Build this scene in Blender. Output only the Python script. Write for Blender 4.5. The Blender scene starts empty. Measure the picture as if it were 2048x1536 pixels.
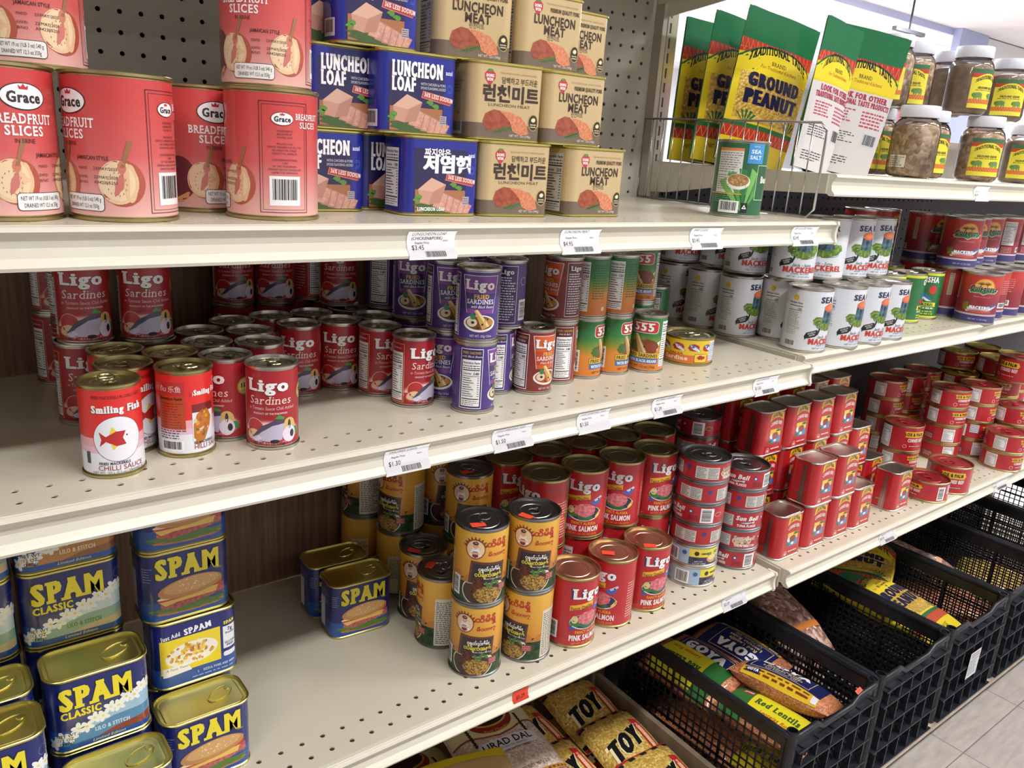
import bpy, bmesh, math, random
from math import sin, cos, pi, radians, atan2, hypot, sqrt
from mathutils import Matrix, Vector
from mathutils.geometry import tessellate_polygon

S = bpy.context.scene
COL = S.collection
random.seed(7)

# ------------------------------------------------------------------ camera
cam_d = bpy.data.cameras.new('camera')
cam = bpy.data.objects.new('camera', cam_d)
COL.objects.link(cam)
YAW, PITCH, ROLL = 0.672241, -0.288273, 0.068234
_d = Vector((sin(YAW) * cos(PITCH), cos(YAW) * cos(PITCH), sin(PITCH)))
_r = Vector((cos(YAW), -sin(YAW), 0))
_u = _r.cross(_d)
_r2 = cos(ROLL) * _r + sin(ROLL) * _u
_u2 = -sin(ROLL) * _r + cos(ROLL) * _u
cam.matrix_world = Matrix(((_r2.x, _u2.x, -_d.x, 0.0), (_r2.y, _u2.y, -_d.y, 0.0), (_r2.z, _u2.z, -_d.z, 1.30), (0, 0, 0, 1)))
cam_d.sensor_width = 36.0
cam_d.lens = 1610.1 / 2048 * 36.0
cam_d.clip_start = 0.02
cam_d.clip_end = 60
S.camera = cam

# ------------------------------------------------------------------ world, lamps, exposure
world = bpy.data.worlds.new('store_air')
S.world = world
world.use_nodes = True
world.node_tree.nodes['Background'].inputs[0].default_value = (0.80, 0.86, 1.0, 1)
world.node_tree.nodes['Background'].inputs[1].default_value = 0.03
S.view_settings.view_transform = 'Standard'
S.view_settings.look = 'None'
S.view_settings.gamma = 1
S.view_settings.use_curve_mapping = False
S.view_settings.exposure = 0.0


def ceiling_lamp(x, y, z, sx, sy, watts, color=(1, 0.99, 0.97), rz=0.0, tilt=(0, 0)):
    l = bpy.data.lights.new('fluorescent_or_fill_lamp', 'AREA')
    l.shape = 'RECTANGLE'
    l.size, l.size_y = sx, sy
    l.energy = watts
    l.color = color
    o = bpy.data.objects.new('fluorescent_or_fill_lamp', l)
    COL.objects.link(o)
    o.location = (x, y, z)
    o.rotation_euler = (tilt[0], tilt[1], rz)
    return o


for lx, ly, lw in ((-1.2, -0.55, 25), (0.9, -0.55, 40), (2.6, -0.45, 50), (4.4, -0.5, 38), (0.9, -2.4, 9), (3.2, -2.4, 12)):  # last pair, far behind the aisle: unseen lamps added as fill
    ceiling_lamp(lx, ly, 2.70, 1.2, 0.16, lw)
for lx, ly, lw in ((2.2, 3.0, 110), (4.2, 3.2, 160), (6.8, 3.6, 260), (5.5, 6.2, 300), (9.0, 6.6, 420), (12.0, 3.0, 260)):
    ceiling_lamp(lx, ly, 2.62, 1.2, 0.3, lw, (0.93, 0.96, 1.0))

# ------------------------------------------------------------------ materials
def lin(c):
    c = c / 255.0
    return c / 12.92 if c <= 0.04045 else ((c + 0.055) / 1.055) ** 2.4


def rgb(h):
    return (lin(int(h[0:2], 16)), lin(int(h[2:4], 16)), lin(int(h[4:6], 16)), 1)


MATS = {}


def M(h, rough=0.42, metal=0.0, spec=0.5, name=None, coat=0.0):
    key = (h, rough, metal, spec, coat)
    if key in MATS:
        return MATS[key]
    m = bpy.data.materials.new(name or 'print_' + h)
    m.use_nodes = True
    b = m.node_tree.nodes['Principled BSDF']
    b.inputs['Base Color'].default_value = rgb(h)
    b.inputs['Roughness'].default_value = rough
    b.inputs['Metallic'].default_value = metal
    b.inputs['Specular IOR Level'].default_value = spec
    b.inputs['Coat Weight'].default_value = coat
    b.inputs['Coat Roughness'].default_value = 0.12
    MATS[key] = m
    return m


def noisy(name, h1, h2, scale=40, rough=0.5, metal=0.0, bump=0.0, detail=3, spec=0.5, stretch=(1, 1, 1), coord='Object', tex='noise', lo=0.35, hi=0.65, bdist=0.002):
    key = ('n', name)
    if key in MATS:
        return MATS[key]
    m = bpy.data.materials.new(name)
    m.use_nodes = True
    nt = m.node_tree
    b = nt.nodes['Principled BSDF']
    tc = nt.nodes.new('ShaderNodeTexCoord')
    mp = nt.nodes.new('ShaderNodeMapping')
    mp.inputs['Scale'].default_value = stretch
    nt.links.new(tc.outputs[coord], mp.inputs[0])
    if tex == 'noise':
        t = nt.nodes.new('ShaderNodeTexNoise')
        t.inputs['Detail'].default_value = detail
        out = t.outputs['Fac']
    else:
        t = nt.nodes.new('ShaderNodeTexVoronoi')
        out = t.outputs['Distance'] if tex == 'voronoi' else t.outputs['Color']
    t.inputs['Scale'].default_value = scale
    nt.links.new(mp.outputs[0], t.inputs['Vector'])
    r = nt.nodes.new('ShaderNodeValToRGB')
    r.color_ramp.elements[0].position = lo
    r.color_ramp.elements[1].position = hi
    r.color_ramp.elements[0].color = rgb(h1)
    r.color_ramp.elements[1].color = rgb(h2)
    nt.links.new(out, r.inputs[0])
    nt.links.new(r.outputs[0], b.inputs['Base Color'])
    if bump:
        bp = nt.nodes.new('ShaderNodeBump')
        bp.inputs['Strength'].default_value = bump
        bp.inputs['Distance'].default_value = bdist
        nt.links.new(out if tex != 'cells' else t.outputs['Distance'], bp.inputs['Height'])
        nt.links.new(bp.outputs[0], b.inputs['Normal'])
    b.inputs['Roughness'].default_value = rough
    b.inputs['Metallic'].default_value = metal
    b.inputs['Specular IOR Level'].default_value = spec
    MATS[key] = m
    return m


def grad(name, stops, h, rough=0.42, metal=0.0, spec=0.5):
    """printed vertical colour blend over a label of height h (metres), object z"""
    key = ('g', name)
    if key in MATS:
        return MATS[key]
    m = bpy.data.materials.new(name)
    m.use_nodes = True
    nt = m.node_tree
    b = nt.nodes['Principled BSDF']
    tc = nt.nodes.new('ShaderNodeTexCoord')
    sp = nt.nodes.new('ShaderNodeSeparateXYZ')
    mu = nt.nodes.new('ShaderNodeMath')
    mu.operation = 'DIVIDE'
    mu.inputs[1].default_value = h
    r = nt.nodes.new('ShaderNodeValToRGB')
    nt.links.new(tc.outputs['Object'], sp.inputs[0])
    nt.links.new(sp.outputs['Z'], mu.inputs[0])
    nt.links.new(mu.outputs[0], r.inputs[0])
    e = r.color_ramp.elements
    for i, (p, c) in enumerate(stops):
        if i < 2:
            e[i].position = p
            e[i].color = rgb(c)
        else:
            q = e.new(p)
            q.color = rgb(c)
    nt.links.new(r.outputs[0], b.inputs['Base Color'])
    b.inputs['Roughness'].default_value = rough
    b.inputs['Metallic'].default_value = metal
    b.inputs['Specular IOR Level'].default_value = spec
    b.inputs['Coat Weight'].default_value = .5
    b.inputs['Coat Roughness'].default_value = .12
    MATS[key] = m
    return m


TIN = M('c9c6bd', 0.28, 1.0, name='tinplate')
TIN_DK = M('8e8d90', 0.32, 1.0, name='grey_tinplate')
GOLD = M('d6ca78', 0.3, 1.0, name='gold_lacquer')
GOLD_DK = M('b9ad7c', 0.3, 1.0, name='pale_gold_lacquer')
COPPER = M('c09a82', 0.34, 1.0, name='copper_lacquer')
BEIGE = noisy('shelf_enamel', 'c4bdaa', 'cbc4b2', 6, 0.24, bump=0.0, spec=0.5)
FASCIA = noisy('rail_enamel', 'd4cfbf', 'd9d4c5', 8, 0.36, spec=0.5)
PAPER = M('eeeeee', 0.6, name='white_paper')
INK = '1c1a1c'

# ------------------------------------------------------------------ mesh helpers
def link_mesh(name, bm, mats, parent=None, smooth=False, loc=None):
    me = bpy.data.meshes.new(name)
    bm.to_mesh(me)
    bm.free()
    for m in (mats if isinstance(mats, (list, tuple)) else [mats]):
        me.materials.append(m)
    if smooth:
        for p in me.polygons:
            p.use_smooth = True
    o = bpy.data.objects.new(name, me)
    COL.objects.link(o)
    if parent is not None:
        o.parent = parent
    if loc is not None:
        o.location = loc
    return o


def thing(name, label, cat, loc=(0, 0, 0), rz=0.0, group=None):
    o = bpy.data.objects.new(name, None)
    o.empty_display_size = 0.03
    COL.objects.link(o)
    o.location = loc
    o.rotation_euler = (0, 0, rz)
    tag(o, label, cat, group)
    return o


def tag(o, label, cat, group=None):
    o['label'] = label
    o['category'] = cat
    if group:
        o['group'] = group
    return o


def struct(o):
    o['kind'] = 'structure'
    return o


def box(bm, x0, x1, y0, y1, z0, z1, mi=0, rot=None):
    vs = [bm.verts.new(p) for p in ((x0, y0, z0), (x1, y0, z0), (x1, y1, z0), (x0, y1, z0), (x0, y0, z1), (x1, y0, z1), (x1, y1, z1), (x0, y1, z1))]
    if rot:
        for v in vs:
            v.co = rot @ v.co
    for f in ((3, 2, 1, 0), (4, 5, 6, 7), (0, 1, 5, 4), (1, 2, 6, 5), (2, 3, 7, 6), (3, 0, 4, 7)):
        fc = bm.faces.new([vs[i] for i in f])
        fc.material_index = mi
    return vs


def bbox_obj(name, x0, x1, y0, y1, z0, z1, m, parent=None, bevel=0.0):
    bm = bmesh.new()
    box(bm, x0, x1, y0, y1, z0, z1)
    if bevel:
        bmesh.ops.bevel(bm, geom=bm.edges[:], offset=bevel, segments=2, affect='EDGES')
    return link_mesh(name, bm, m, parent)


def lathe(bm, prof, n=40, mi=0, cap_first=False, cap_last=False):
    rings = []
    for r, z in prof:
        if r < 1e-6:
            rings.append([bm.verts.new((0, 0, z))])
        else:
            rings.append([bm.verts.new((r * sin(2 * pi * k / n), -r * cos(2 * pi * k / n), z)) for k in range(n)])
    for a, b in zip(rings, rings[1:]):
        for k in range(n):
            k2 = (k + 1) % n
            if len(a) == 1 and len(b) == 1:
                continue
            if len(a) == 1:
                f = bm.faces.new((a[0], b[k2], b[k]))
            elif len(b) == 1:
                f = bm.faces.new((a[k], a[k2], b[0]))
            else:
                f = bm.faces.new((a[k], a[k2], b[k2], b[k]))
            f.material_index = mi
    return rings


def tube(bm, pts, r, n=6, closed=False, mi=0):
    pts = [Vector(p) for p in pts]
    rings = []
    N = len(pts)
    for i, p in enumerate(pts):
        if closed:
            t = (pts[(i + 1) % N] - pts[i - 1]).normalized()
        else:
            t = (pts[min(i + 1, N - 1)] - pts[max(i - 1, 0)]).normalized()
        a = Vector((0, 0, 1)) if abs(t.z) < 0.9 else Vector((1, 0, 0))
        u = t.cross(a).normalized()
        w = t.cross(u)
        rings.append([bm.verts.new(p + r * (cos(2 * pi * k / n) * u + sin(2 * pi * k / n) * w)) for k in range(n)])
    pairs = list(zip(rings, rings[1:])) + ([(rings[-1], rings[0])] if closed else [])
    for a, b in pairs:
        for k in range(n):
            f = bm.faces.new((a[k], a[(k + 1) % n], b[(k + 1) % n], b[k]))
            f.smooth = True
            f.material_index = mi
    if not closed:
        bm.faces.new(rings[0][::-1]).material_index = mi
        bm.faces.new(rings[-1]).material_index = mi


def extrude_x(bm, prof, x0, x1, mi=0):
    """profile of (y, z) points, closed, extruded along x"""
    a = [bm.verts.new((x0, y, z)) for y, z in prof]
    b = [bm.verts.new((x1, y, z)) for y, z in prof]
    n = len(prof)
    for i in range(n):
        j = (i + 1) % n
        bm.faces.new((a[i], b[i], b[j], a[j])).material_index = mi
    for loop in (a, b[::-1]):
        tris = tessellate_polygon([[v.co for v in loop]])
        for t in tris:
            try:
                bm.faces.new([loop[k] for k in t]).material_index = mi
            except ValueError:
                pass
    bmesh.ops.recalc_face_normals(bm, faces=bm.faces[:])


def perforated(bm, fmap, a0, b0, na, nb, ca, cb, hole='round', ra=0.003, rb=None, depth=0.004, mi=0):
    """na x nb cells of ca x cb with a hole in each; fmap(a, b, c) places it, c runs into the sheet"""
    rb = rb or ra
    for i in range(na):
        for j in range(nb):
            x, y = a0 + i * ca, b0 + j * cb
            out, inn = [], []
            for k in range(16):
                t = 2 * pi * k / 16 + pi / 4
                c, s = cos(t), sin(t)
                q = max(abs(c), abs(s))
                out.append((x + c / q * ca / 2, y + s / q * cb / 2))
                if hole == 'round':
                    inn.append((x + ra * c, y + rb * s))
                else:
                    inn.append((x + ra * c / q, y + rb * s / q))
            vo = [bm.verts.new(fmap(p[0], p[1], 0)) for p in out]
            vi = [bm.verts.new(fmap(p[0], p[1], 0)) for p in inn]
            vd = [bm.verts.new(fmap(p[0], p[1], depth)) for p in inn]
            for k in range(16):
                l = (k + 1) % 16
                bm.faces.new((vo[k], vo[l], vi[l], vi[k])).material_index = mi
                bm.faces.new((vi[k], vi[l], vd[l], vd[k])).material_index = mi


# ------------------------------------------------------------------ lettering
TXT = {}


def _raw(s, bold):
    key = (s, bold)
    if key in TXT:
        return TXT[key]
    cu = bpy.data.curves.new('letters', 'FONT')
    cu.body = s
    cu.resolution_u = 2
    cu.offset = bold
    cu.fill_mode = 'FRONT'
    o = bpy.data.objects.new('letters', cu)
    me = bpy.data.meshes.new_from_object(o)
    vs = [tuple(v.co[:2]) for v in me.vertices]
    fs = [tuple(p.vertices) for p in me.polygons]
    bpy.data.objects.remove(o)
    bpy.data.curves.remove(cu)
    bpy.data.meshes.remove(me)
    TXT[key] = (vs, fs)
    return vs, fs


ADV = {}


def advance(ch):
    if ch not in ADV:
        if ch == ' ':
            ADV[ch] = 0.27
        else:
            def wid(t):
                v = _raw(t, 0)[0]
                return max(p[0] for p in v)
            ADV[ch] = wid('H' + ch + 'H') - wid('HH')
    return ADV[ch]


def glyph(ch, bold, serif):
    key = ('g', ch, bold, serif)
    if key in TXT:
        return TXT[key]
    vs, fs = _raw(ch, bold)
    extra = []
    if serif and vs and ch != 'M':
        cnt = {}
        for f in fs:
            for a, b in zip(f, f[1:] + f[:1]):
                k = (min(a, b), max(a, b))
                cnt.setdefault(k, []).append(f)
        for (a, b), ff in cnt.items():
            if len(ff) != 1:
                continue
            (xa, ya), (xb, yb) = vs[a], vs[b]
            if abs(ya - yb) > 0.004:
                continue
            L = abs(xa - xb)
            if L < 0.045 or L > 0.42:
                continue
            cy = sum(vs[i][1] for i in ff[0]) / len(ff[0])
            low = ya < 0.03 and ya > -0.06 and cy > ya
            high = ya > 0.40 and cy < ya
            if not (low or high):
                continue
            e = 0.07 * serif
            t = 0.075 + bold
            x0, x1 = min(xa, xb) - e, max(xa, xb) + e
            y0, y1 = (ya, ya + t) if low else (ya - t, ya)
            extra.append([(x0, y0), (x1, y0), (x1, y1), (x0, y1)])
    out = [(vs, fs)] + [(q, [(0, 1, 2, 3)]) for q in extra]
    TXT[key] = out
    return out


class Art:
    """flat printed artwork in millimetres: u to the right, v up; later wrapped on a surface"""

    def __init__(self):
        self.items = []

    def add(self, vs, fs, col, L):
        self.items.append((L, col, vs, fs))

    def poly(self, pts, col, L=1):
        tr = tessellate_polygon([[Vector((p[0], p[1], 0)) for p in pts]])
        self.add(list(pts), [tuple(t) for t in tr], col, L)

    def rect(self, x0, y0, x1, y1, col, L=1):
        self.add([(x0, y0), (x1, y0), (x1, y1), (x0, y1)], [(0, 1, 2, 3)], col, L)

    def rrect(self, x0, y0, x1, y1, r, col, L=1):
        pts = []
        for cx, cy, a in ((x1 - r, y1 - r, 0), (x0 + r, y1 - r, 90), (x0 + r, y0 + r, 180), (x1 - r, y0 + r, 270)):
            for k in range(4):
                t = radians(a + 30 * k)
                pts.append((cx + r * cos(t), cy + r * sin(t)))
        self.poly(pts, col, L)

    def ell(self, cx, cy, rx, ry, col, L=1, n=28, rot=0, a0=0, a1=360):
        pts = []
        full = a1 - a0 >= 360
        m = n if full else n + 1
        for k in range(m):
            t = radians(a0 + (a1 - a0) * k / n)
            x, y = rx * cos(t), ry * sin(t)
            c, s = cos(radians(rot)), sin(radians(rot))
            pts.append((cx + c * x - s * y, cy + s * x + c * y))
        self.poly(pts, col, L)

    def line(self, pts, w, col, L=2, closed=False):
        P = list(pts)
        seg = list(zip(P, P[1:])) + ([(P[-1], P[0])] if closed else [])
        for (x0, y0), (x1, y1) in seg:
            d = hypot(x1 - x0, y1 - y0) or 1e-9
            nx, ny = -(y1 - y0) / d * w / 2, (x1 - x0) / d * w / 2
            ex, ey = (x1 - x0) / d * w / 2, (y1 - y0) / d * w / 2
            self.add([(x0 + nx - ex, y0 + ny - ey), (x0 - nx - ex, y0 - ny - ey), (x1 - nx + ex, y1 - ny + ey), (x1 + nx + ex, y1 + ny + ey)], [(0, 1, 2, 3)], col, L)

    def frame(self, x0, y0, x1, y1, w, col, L=2):
        self.line([(x0, y0), (x1, y0), (x1, y1), (x0, y1)], w, col, L, True)

    def text(self, s, cx, y, h, col, w=None, bold=0.0, serif=0, shear=0.0, rot=0.0, L=3, arc=0.0, run=False, align='c', wave=0.0, shadow=None, maxw=None):
        """cap height h, baseline y, centred on cx; w stretches to a width; arc = rise of the middle"""
        k = h / 0.682
        gl = []
        x = 0.0
        heavy = 0.0
        if bold > 0.036:
            heavy, bold = bold - 0.028, 0.028
        if run:
            vs, fs = _raw(s, bold)
            if not vs:
                return
            x0 = min(p[0] for p in vs)
            gl.append((0.0, [(p[0] - x0, p[1]) for p in vs], fs, 0.0))
            x = max(p[0] for p in vs) - x0
        else:
            for ch in s:
                if ch != ' ':
                    for q, (vs, fs) in enumerate(glyph(ch, bold, serif)):
                        gl.append((x, vs, fs, (.10 + .05 * (q % 3) if q else 0.0) + .04 * (len(gl) % 2)))
                x += advance(ch) + (bold + heavy) * 1.5 + 0.05 * serif
        tot = x * k
        sx = (w / tot) if w else 1.0
        if maxw and tot > maxw:
            sx = maxw / tot
        W = tot * sx
        off = {'c': -W / 2, 'l': 0.0, 'r': -W}[align]
        c, sn = cos(radians(rot)), sin(radians(rot))
        if heavy:
            n = max(1, int(heavy / 0.03 + .6))
            gl = [(gx + heavy * (2 * i / n - 1), vs, fs, dl + .09 * i) for gx, vs, fs, dl in gl for i in range(n + 1)]
        groups = {}
        for gx, vs, fs, dl in gl:
            V, F = groups.setdefault(round(dl, 3), ([], []))
            n = len(V)
            for px, py in vs:
                X = (gx + px) * k * sx + off
                Y = py * k
                X += shear * Y
                if arc:
                    q = X / (W / 2)
                    X -= 0.9 * arc / (W / 2) * q * Y * 1.2
                    Y += arc * (1 - q * q)
                if wave:
                    Y *= 1 + wave * (X / (W / 2)) ** 2
                V.append((cx + c * X - sn * Y, y + sn * X + c * Y))
            F += [tuple(i + n for i in f) for f in fs]
        for dl, (V, F) in groups.items():
            if shadow:
                dx, dy, sc = shadow
                self.add([(a + dx, b + dy) for a, b in V], F, sc, L - 1 + dl)
            self.add(V, F, col, L + dl)
        return W

    def outline_text(self, s, cx, y, h, col, ocol, ow=0.06, bold=0.0, L=3, **kw):
        self.text(s, cx, y, h, ocol, bold=bold + ow, L=L - 1, **kw)
        kw2 = dict(kw)
        self.text(s, cx, y, h, col, bold=bold, L=L, **kw2)

    def lines(self, x0, y0, x1, y1, n, col, L=2, fill=0.5, seed=1):
        """rows of print too small to read"""
        rnd = random.Random(seed)
        dy = (y1 - y0) / n
        for i in range(n):
            y = y1 - (i + 0.75) * dy
            x = x0
            end = x1 - (x1 - x0) * rnd.choice((0, 0, 0.1, 0.25))
            while x < end:
                l = rnd.uniform(0.06, 0.2) * (x1 - x0)
                self.rect(x, y, min(x + l, end), y + dy * fill, col, L)
                x += l + 0.04 * (x1 - x0)

    def barcode(self, x0, y0, x1, y1, vertical=False, L=2, seed=3, bg='f4f4f4', num=True):
        self.rect(x0, y0, x1, y1, bg, L)
        rnd = random.Random(seed)
        m = 0.1
        if not vertical:
            a, b = x0 + (x1 - x0) * m, x1 - (x1 - x0) * m
            p, q = y0 + (y1 - y0) * (0.2 if num else 0.1), y1 - (y1 - y0) * 0.1
        else:
            a, b = y0 + (y1 - y0) * m, y1 - (y1 - y0) * m
            p, q = x0 + (x1 - x0) * 0.1, x1 - (x1 - x0) * 0.2
        t = a
        while t < b:
            wd = rnd.choice((1, 1, 2, 3)) * (b - a) / 60
            if not vertical:
                self.rect(t, p, min(t + wd, b), q, INK, L + 1)
            else:
                self.rect(p, t, q, min(t + wd, b), INK, L + 1)
            t += wd + rnd.choice((1, 1, 2)) * (b - a) / 60

    def nutrition(self, x0, y0, x1, y1, cal='150', L=2, bg='f2f2f2'):
        w, h = x1 - x0, y1 - y0
        self.rect(x0, y0, x1, y1, bg, L)
        self.text('Nutrition Facts', (x0 + x1) / 2, y1 - h * 0.085, h * 0.045, INK, w=w * 0.9, bold=0.02, L=L + 1)
        self.lines(x0 + w * .05, y1 - h * .2, x1 - w * .05, y1 - h * .1, 2, INK, L + 1, 0.35, 2)
        self.rect(x0 + w * .04, y1 - h * .23, x1 - w * .04, y1 - h * .21, INK, L + 1)
        self.text('Calories', x0 + w * .06, y1 - h * .31, h * 0.04, INK, bold=0.02, L=L + 1, align='l', maxw=w * .45)
        self.text(cal, x1 - w * .06, y1 - h * .32, h * 0.055, INK, bold=0.03, L=L + 1, align='r', maxw=w * .35)
        self.rect(x0 + w * .04, y1 - h * .355, x1 - w * .04, y1 - h * .345, INK, L + 1)
        for i in range(9):
            y = y1 - h * (.40 + .048 * i)
            self.rect(x0 + w * .05, y, x0 + w * (.45 + .2 * (i * 7 % 3) / 2), y + h * .014, INK, L + 1)
            self.rect(x1 - w * .15, y, x1 - w * .05, y + h * .014, INK, L + 1)
        self.rect(x0 + w * .04, y1 - h * .85, x1 - w * .04, y1 - h * .83, INK, L + 1)
        self.lines(x0 + w * .05, y0 + h * .02, x1 - w * .05, y1 - h * .86, 3, INK, L + 1, 0.3, 5)

    def place(self, other, dx, dy=0, sc=1.0, dL=0):
        for L, col, vs, fs in other.items:
            self.items.append((L + dL, col, [(a * sc + dx, b * sc + dy) for a, b in vs], fs))


LAYER = 0.00013


def bake_art(name, art, wrap, ucuts=(), vcuts=(), finish=(0.42, 0.0, 0.5), parent=None, layer=LAYER, flip=False):
    """flat art (mm) -> one mesh on a surface.  wrap(u, v, off) takes metres"""
    bm = bmesh.new()
    slots, mats = {}, []

    def slot(c):
        if c not in slots:
            slots[c] = len(mats)
            mats.append(c if not isinstance(c, str) else M(c, finish[0], finish[1], finish[2], coat=finish[3] if len(finish) > 3 else 0.0))
        return slots[c]
    lay = bm.verts.layers.float.new('lay')
    for L, col, vs, fs in sorted(art.items, key=lambda t: t[0]):
        vv = [bm.verts.new((a * 0.001, b * 0.001, 0)) for a, b in vs]
        for v in vv:
            v[lay] = L
        s = slot(col)
        for f in fs:
            try:
                fc = bm.faces.new([vv[i] for i in f])
                fc.material_index = s
            except ValueError:
                pass
    if ucuts:
        lo = min((v.co.x for v in bm.verts), default=0)
        hi = max((v.co.x for v in bm.verts), default=0)
        for c in ucuts:
            if lo < c < hi:
                ed = [e for e in bm.edges if (e.verts[0].co.x - c) * (e.verts[1].co.x - c) < 0]
                if not ed:
                    continue
                fset = {f for e in ed for f in e.link_faces}
                g = list(fset) + list({e for f in fset for e in f.edges}) + list({v for f in fset for v in f.verts})
                bmesh.ops.bisect_plane(bm, geom=g, dist=1e-7, plane_co=(c, 0, 0), plane_no=(1, 0, 0))
    for c in vcuts:
        ed = [e for e in bm.edges if (e.verts[0].co.y - c) * (e.verts[1].co.y - c) < 0]
        if not ed:
            continue
        fset = {f for e in ed for f in e.link_faces}
        g = list(fset) + list({e for f in fset for e in f.edges}) + list({v for f in fset for v in f.verts})
        bmesh.ops.bisect_plane(bm, geom=g, dist=1e-7, plane_co=(0, c, 0), plane_no=(0, 1, 0))
    bm.faces.ensure_lookup_table()
    for f in bm.faces:
        f.normal_update()
        if (f.normal.z < 0) != flip:
            f.normal_flip()
    uv = [(v.co.x, v.co.y, v[lay]) for v in bm.verts]
    nrm = []
    for v, (a, b, L) in zip(bm.verts, uv):
        p0 = Vector(wrap(a, b, 0.0))
        p1 = Vector(wrap(a, b, 0.001))
        nrm.append((p1 - p0).normalized())
        v.co = wrap(a, b, L * layer)
    me = bpy.data.meshes.new(name)
    bm.to_mesh(me)
    bm.free()
    for m in mats:
        me.materials.append(m)
    for p in me.polygons:
        p.use_smooth = True
    if len(nrm):
        me.normals_split_custom_set_from_vertices(nrm)
    o = bpy.data.objects.new(name, me)
    COL.objects.link(o)
    if parent is not None:
        o.parent = parent
    return o
# ------------------------------------------------------------------ label artwork (millimetres)
def blob(a, cx, cy, rx, ry, col, L, seed=1, n=22, jag=0.12, rot=0):
    rnd = random.Random(seed)
    pts = []
    for k in range(n):
        t = 2 * pi * k / n
        q = 1 + rnd.uniform(-jag, jag)
        x, y = rx * q * cos(t), ry * q * sin(t)
        c, s = cos(radians(rot)), sin(radians(rot))
        pts.append((cx + c * x - s * y, cy + s * x + c * y))
    a.poly(pts, col, L)


def specks(a, cx, cy, rx, ry, n, size, cols, L, seed=1):
    rnd = random.Random(seed)
    for i in range(n):
        t, q = rnd.uniform(0, 2 * pi), sqrt(rnd.random())
        x, y = cx + rx * q * cos(t), cy + ry * q * sin(t)
        s = size * rnd.uniform(0.6, 1.3)
        a.ell(x, y, s, s * rnd.uniform(.5, 1), rnd.choice(cols), L, n=6, rot=rnd.uniform(0, 180))


def ligo_word(a, cx, y, h, w, shadow='2a0a14', L=4, outline=None):
    if outline:
        a.text('Ligo', cx, y, h, outline, w=w * 1.05, bold=0.13, serif=1.2, L=L - 1)
        a.text('Ligo', cx, y, h, 'f3f1f2', w=w, bold=0.06, serif=1, L=L)
    else:
        a.text('Ligo', cx, y, h, 'f3f1f2', w=w, bold=0.055, serif=1, L=L, shadow=(-0.5, -0.6, shadow))


def art_sardine():
    a = Art()
    ligo_word(a, 0, 56.5, 11.5, 43)
    a.text('Sardines', 1, 43, 8, 'f0d8d4', w=43, bold=0.0, serif=0.8, shear=0.12)
    a.text('in Tomato Sauce Chili Added', 2, 37.2, 3.2, 'eac2bd', w=47, shear=0.15)
    a.text('PRODUCT OF THE PHILIPPINES', 1, 32.6, 1.7, 'f0e4e0', w=34, bold=0.01)
    for k, c in enumerate(('b84044', 'd98d8c', 'eccfcc')):
        a.ell(1, 13.5, 33 - 2.0 * k, 13.5 - 1.4 * k, c, 1 + k * 0.3)
    blob(a, 1, 11, 29, 7.5, 'c4202a', 2, 3)
    a.ell(-15, 18, 10, 10, 'e6a69a', 2.2)
    a.ell(-15, 18, 9.2, 9.2, 'b5252b', 2.4)
    a.ell(-18, 11, 8, 5, 'e8c4a0', 2.5, rot=20)
    a.poly([(-20, 6), (-8, 20), (6, 27), (15, 26), (12, 6), (4, 4)], 'c3bcd6', 3)
    a.poly([(-20, 6), (-8, 20), (6, 27), (15, 26), (14.5, 23), (3, 21), (-8, 14), (-14, 8)], '4a4560', 3.2)
    a.poly([(-20, 6.5), (-11, 11), (-7, 8), (-13, 3.5)], 'dcd6ea', 3.3)
    a.ell(5, 4.5, 4.5, 2, '1c1820', 3.4)
    a.ell(20, 20, 7, 8, 'd8b76a', 2.6)
    a.ell(20, 21, 1.6, 5, '3c2a20', 2.8)
    a.ell(20, 11, 7.5, 8.5, 'e4dcec', 3)
    a.ell(23, 11, 2.4, 4, '241c28', 3.2)
    a.poly([(24, 18), (31, 16), (32, 9), (28, 9)], '3f8f3e', 2.7)
    a.poly([(9, 32), (5, 28), (14, 27), (15, 29)], '2f9a46', 3.4)
    a.text('NET WT. 5.5 OZ. (155g)', -1, 0.9, 3.0, INK, w=32, bold=0.025, L=4)
    a.nutrition(-49, 4, -31, 62, '100')
    a.frame(-51, 2, -29.5, 72, 0.7, 'e2b06a', 2)
    a.text('Sardines', -40, 66, 2.2, 'f0d8d4', w=14)
    a.ell(40, 52, 9, 9, 'b59a4c', 2, n=20)
    a.ell(40, 52, 7.6, 7.6, 'd9c27a', 2.3, n=20)
    a.text('1LB', 40, 51, 4, '2c2414', bold=0.05, serif=1, L=3)
    a.text('QUALITY', 40, 46.5, 1.7, '2c2414', L=3)
    a.barcode(55, 14, 68, 44, True)
    a.lines(54, 48, 76, 70, 8, 'dcb4b0', 2, 0.35)
    a.lines(-78, 10, -56, 70, 16, 'dcb4b0', 2, 0.3, 9)
    return a


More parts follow.
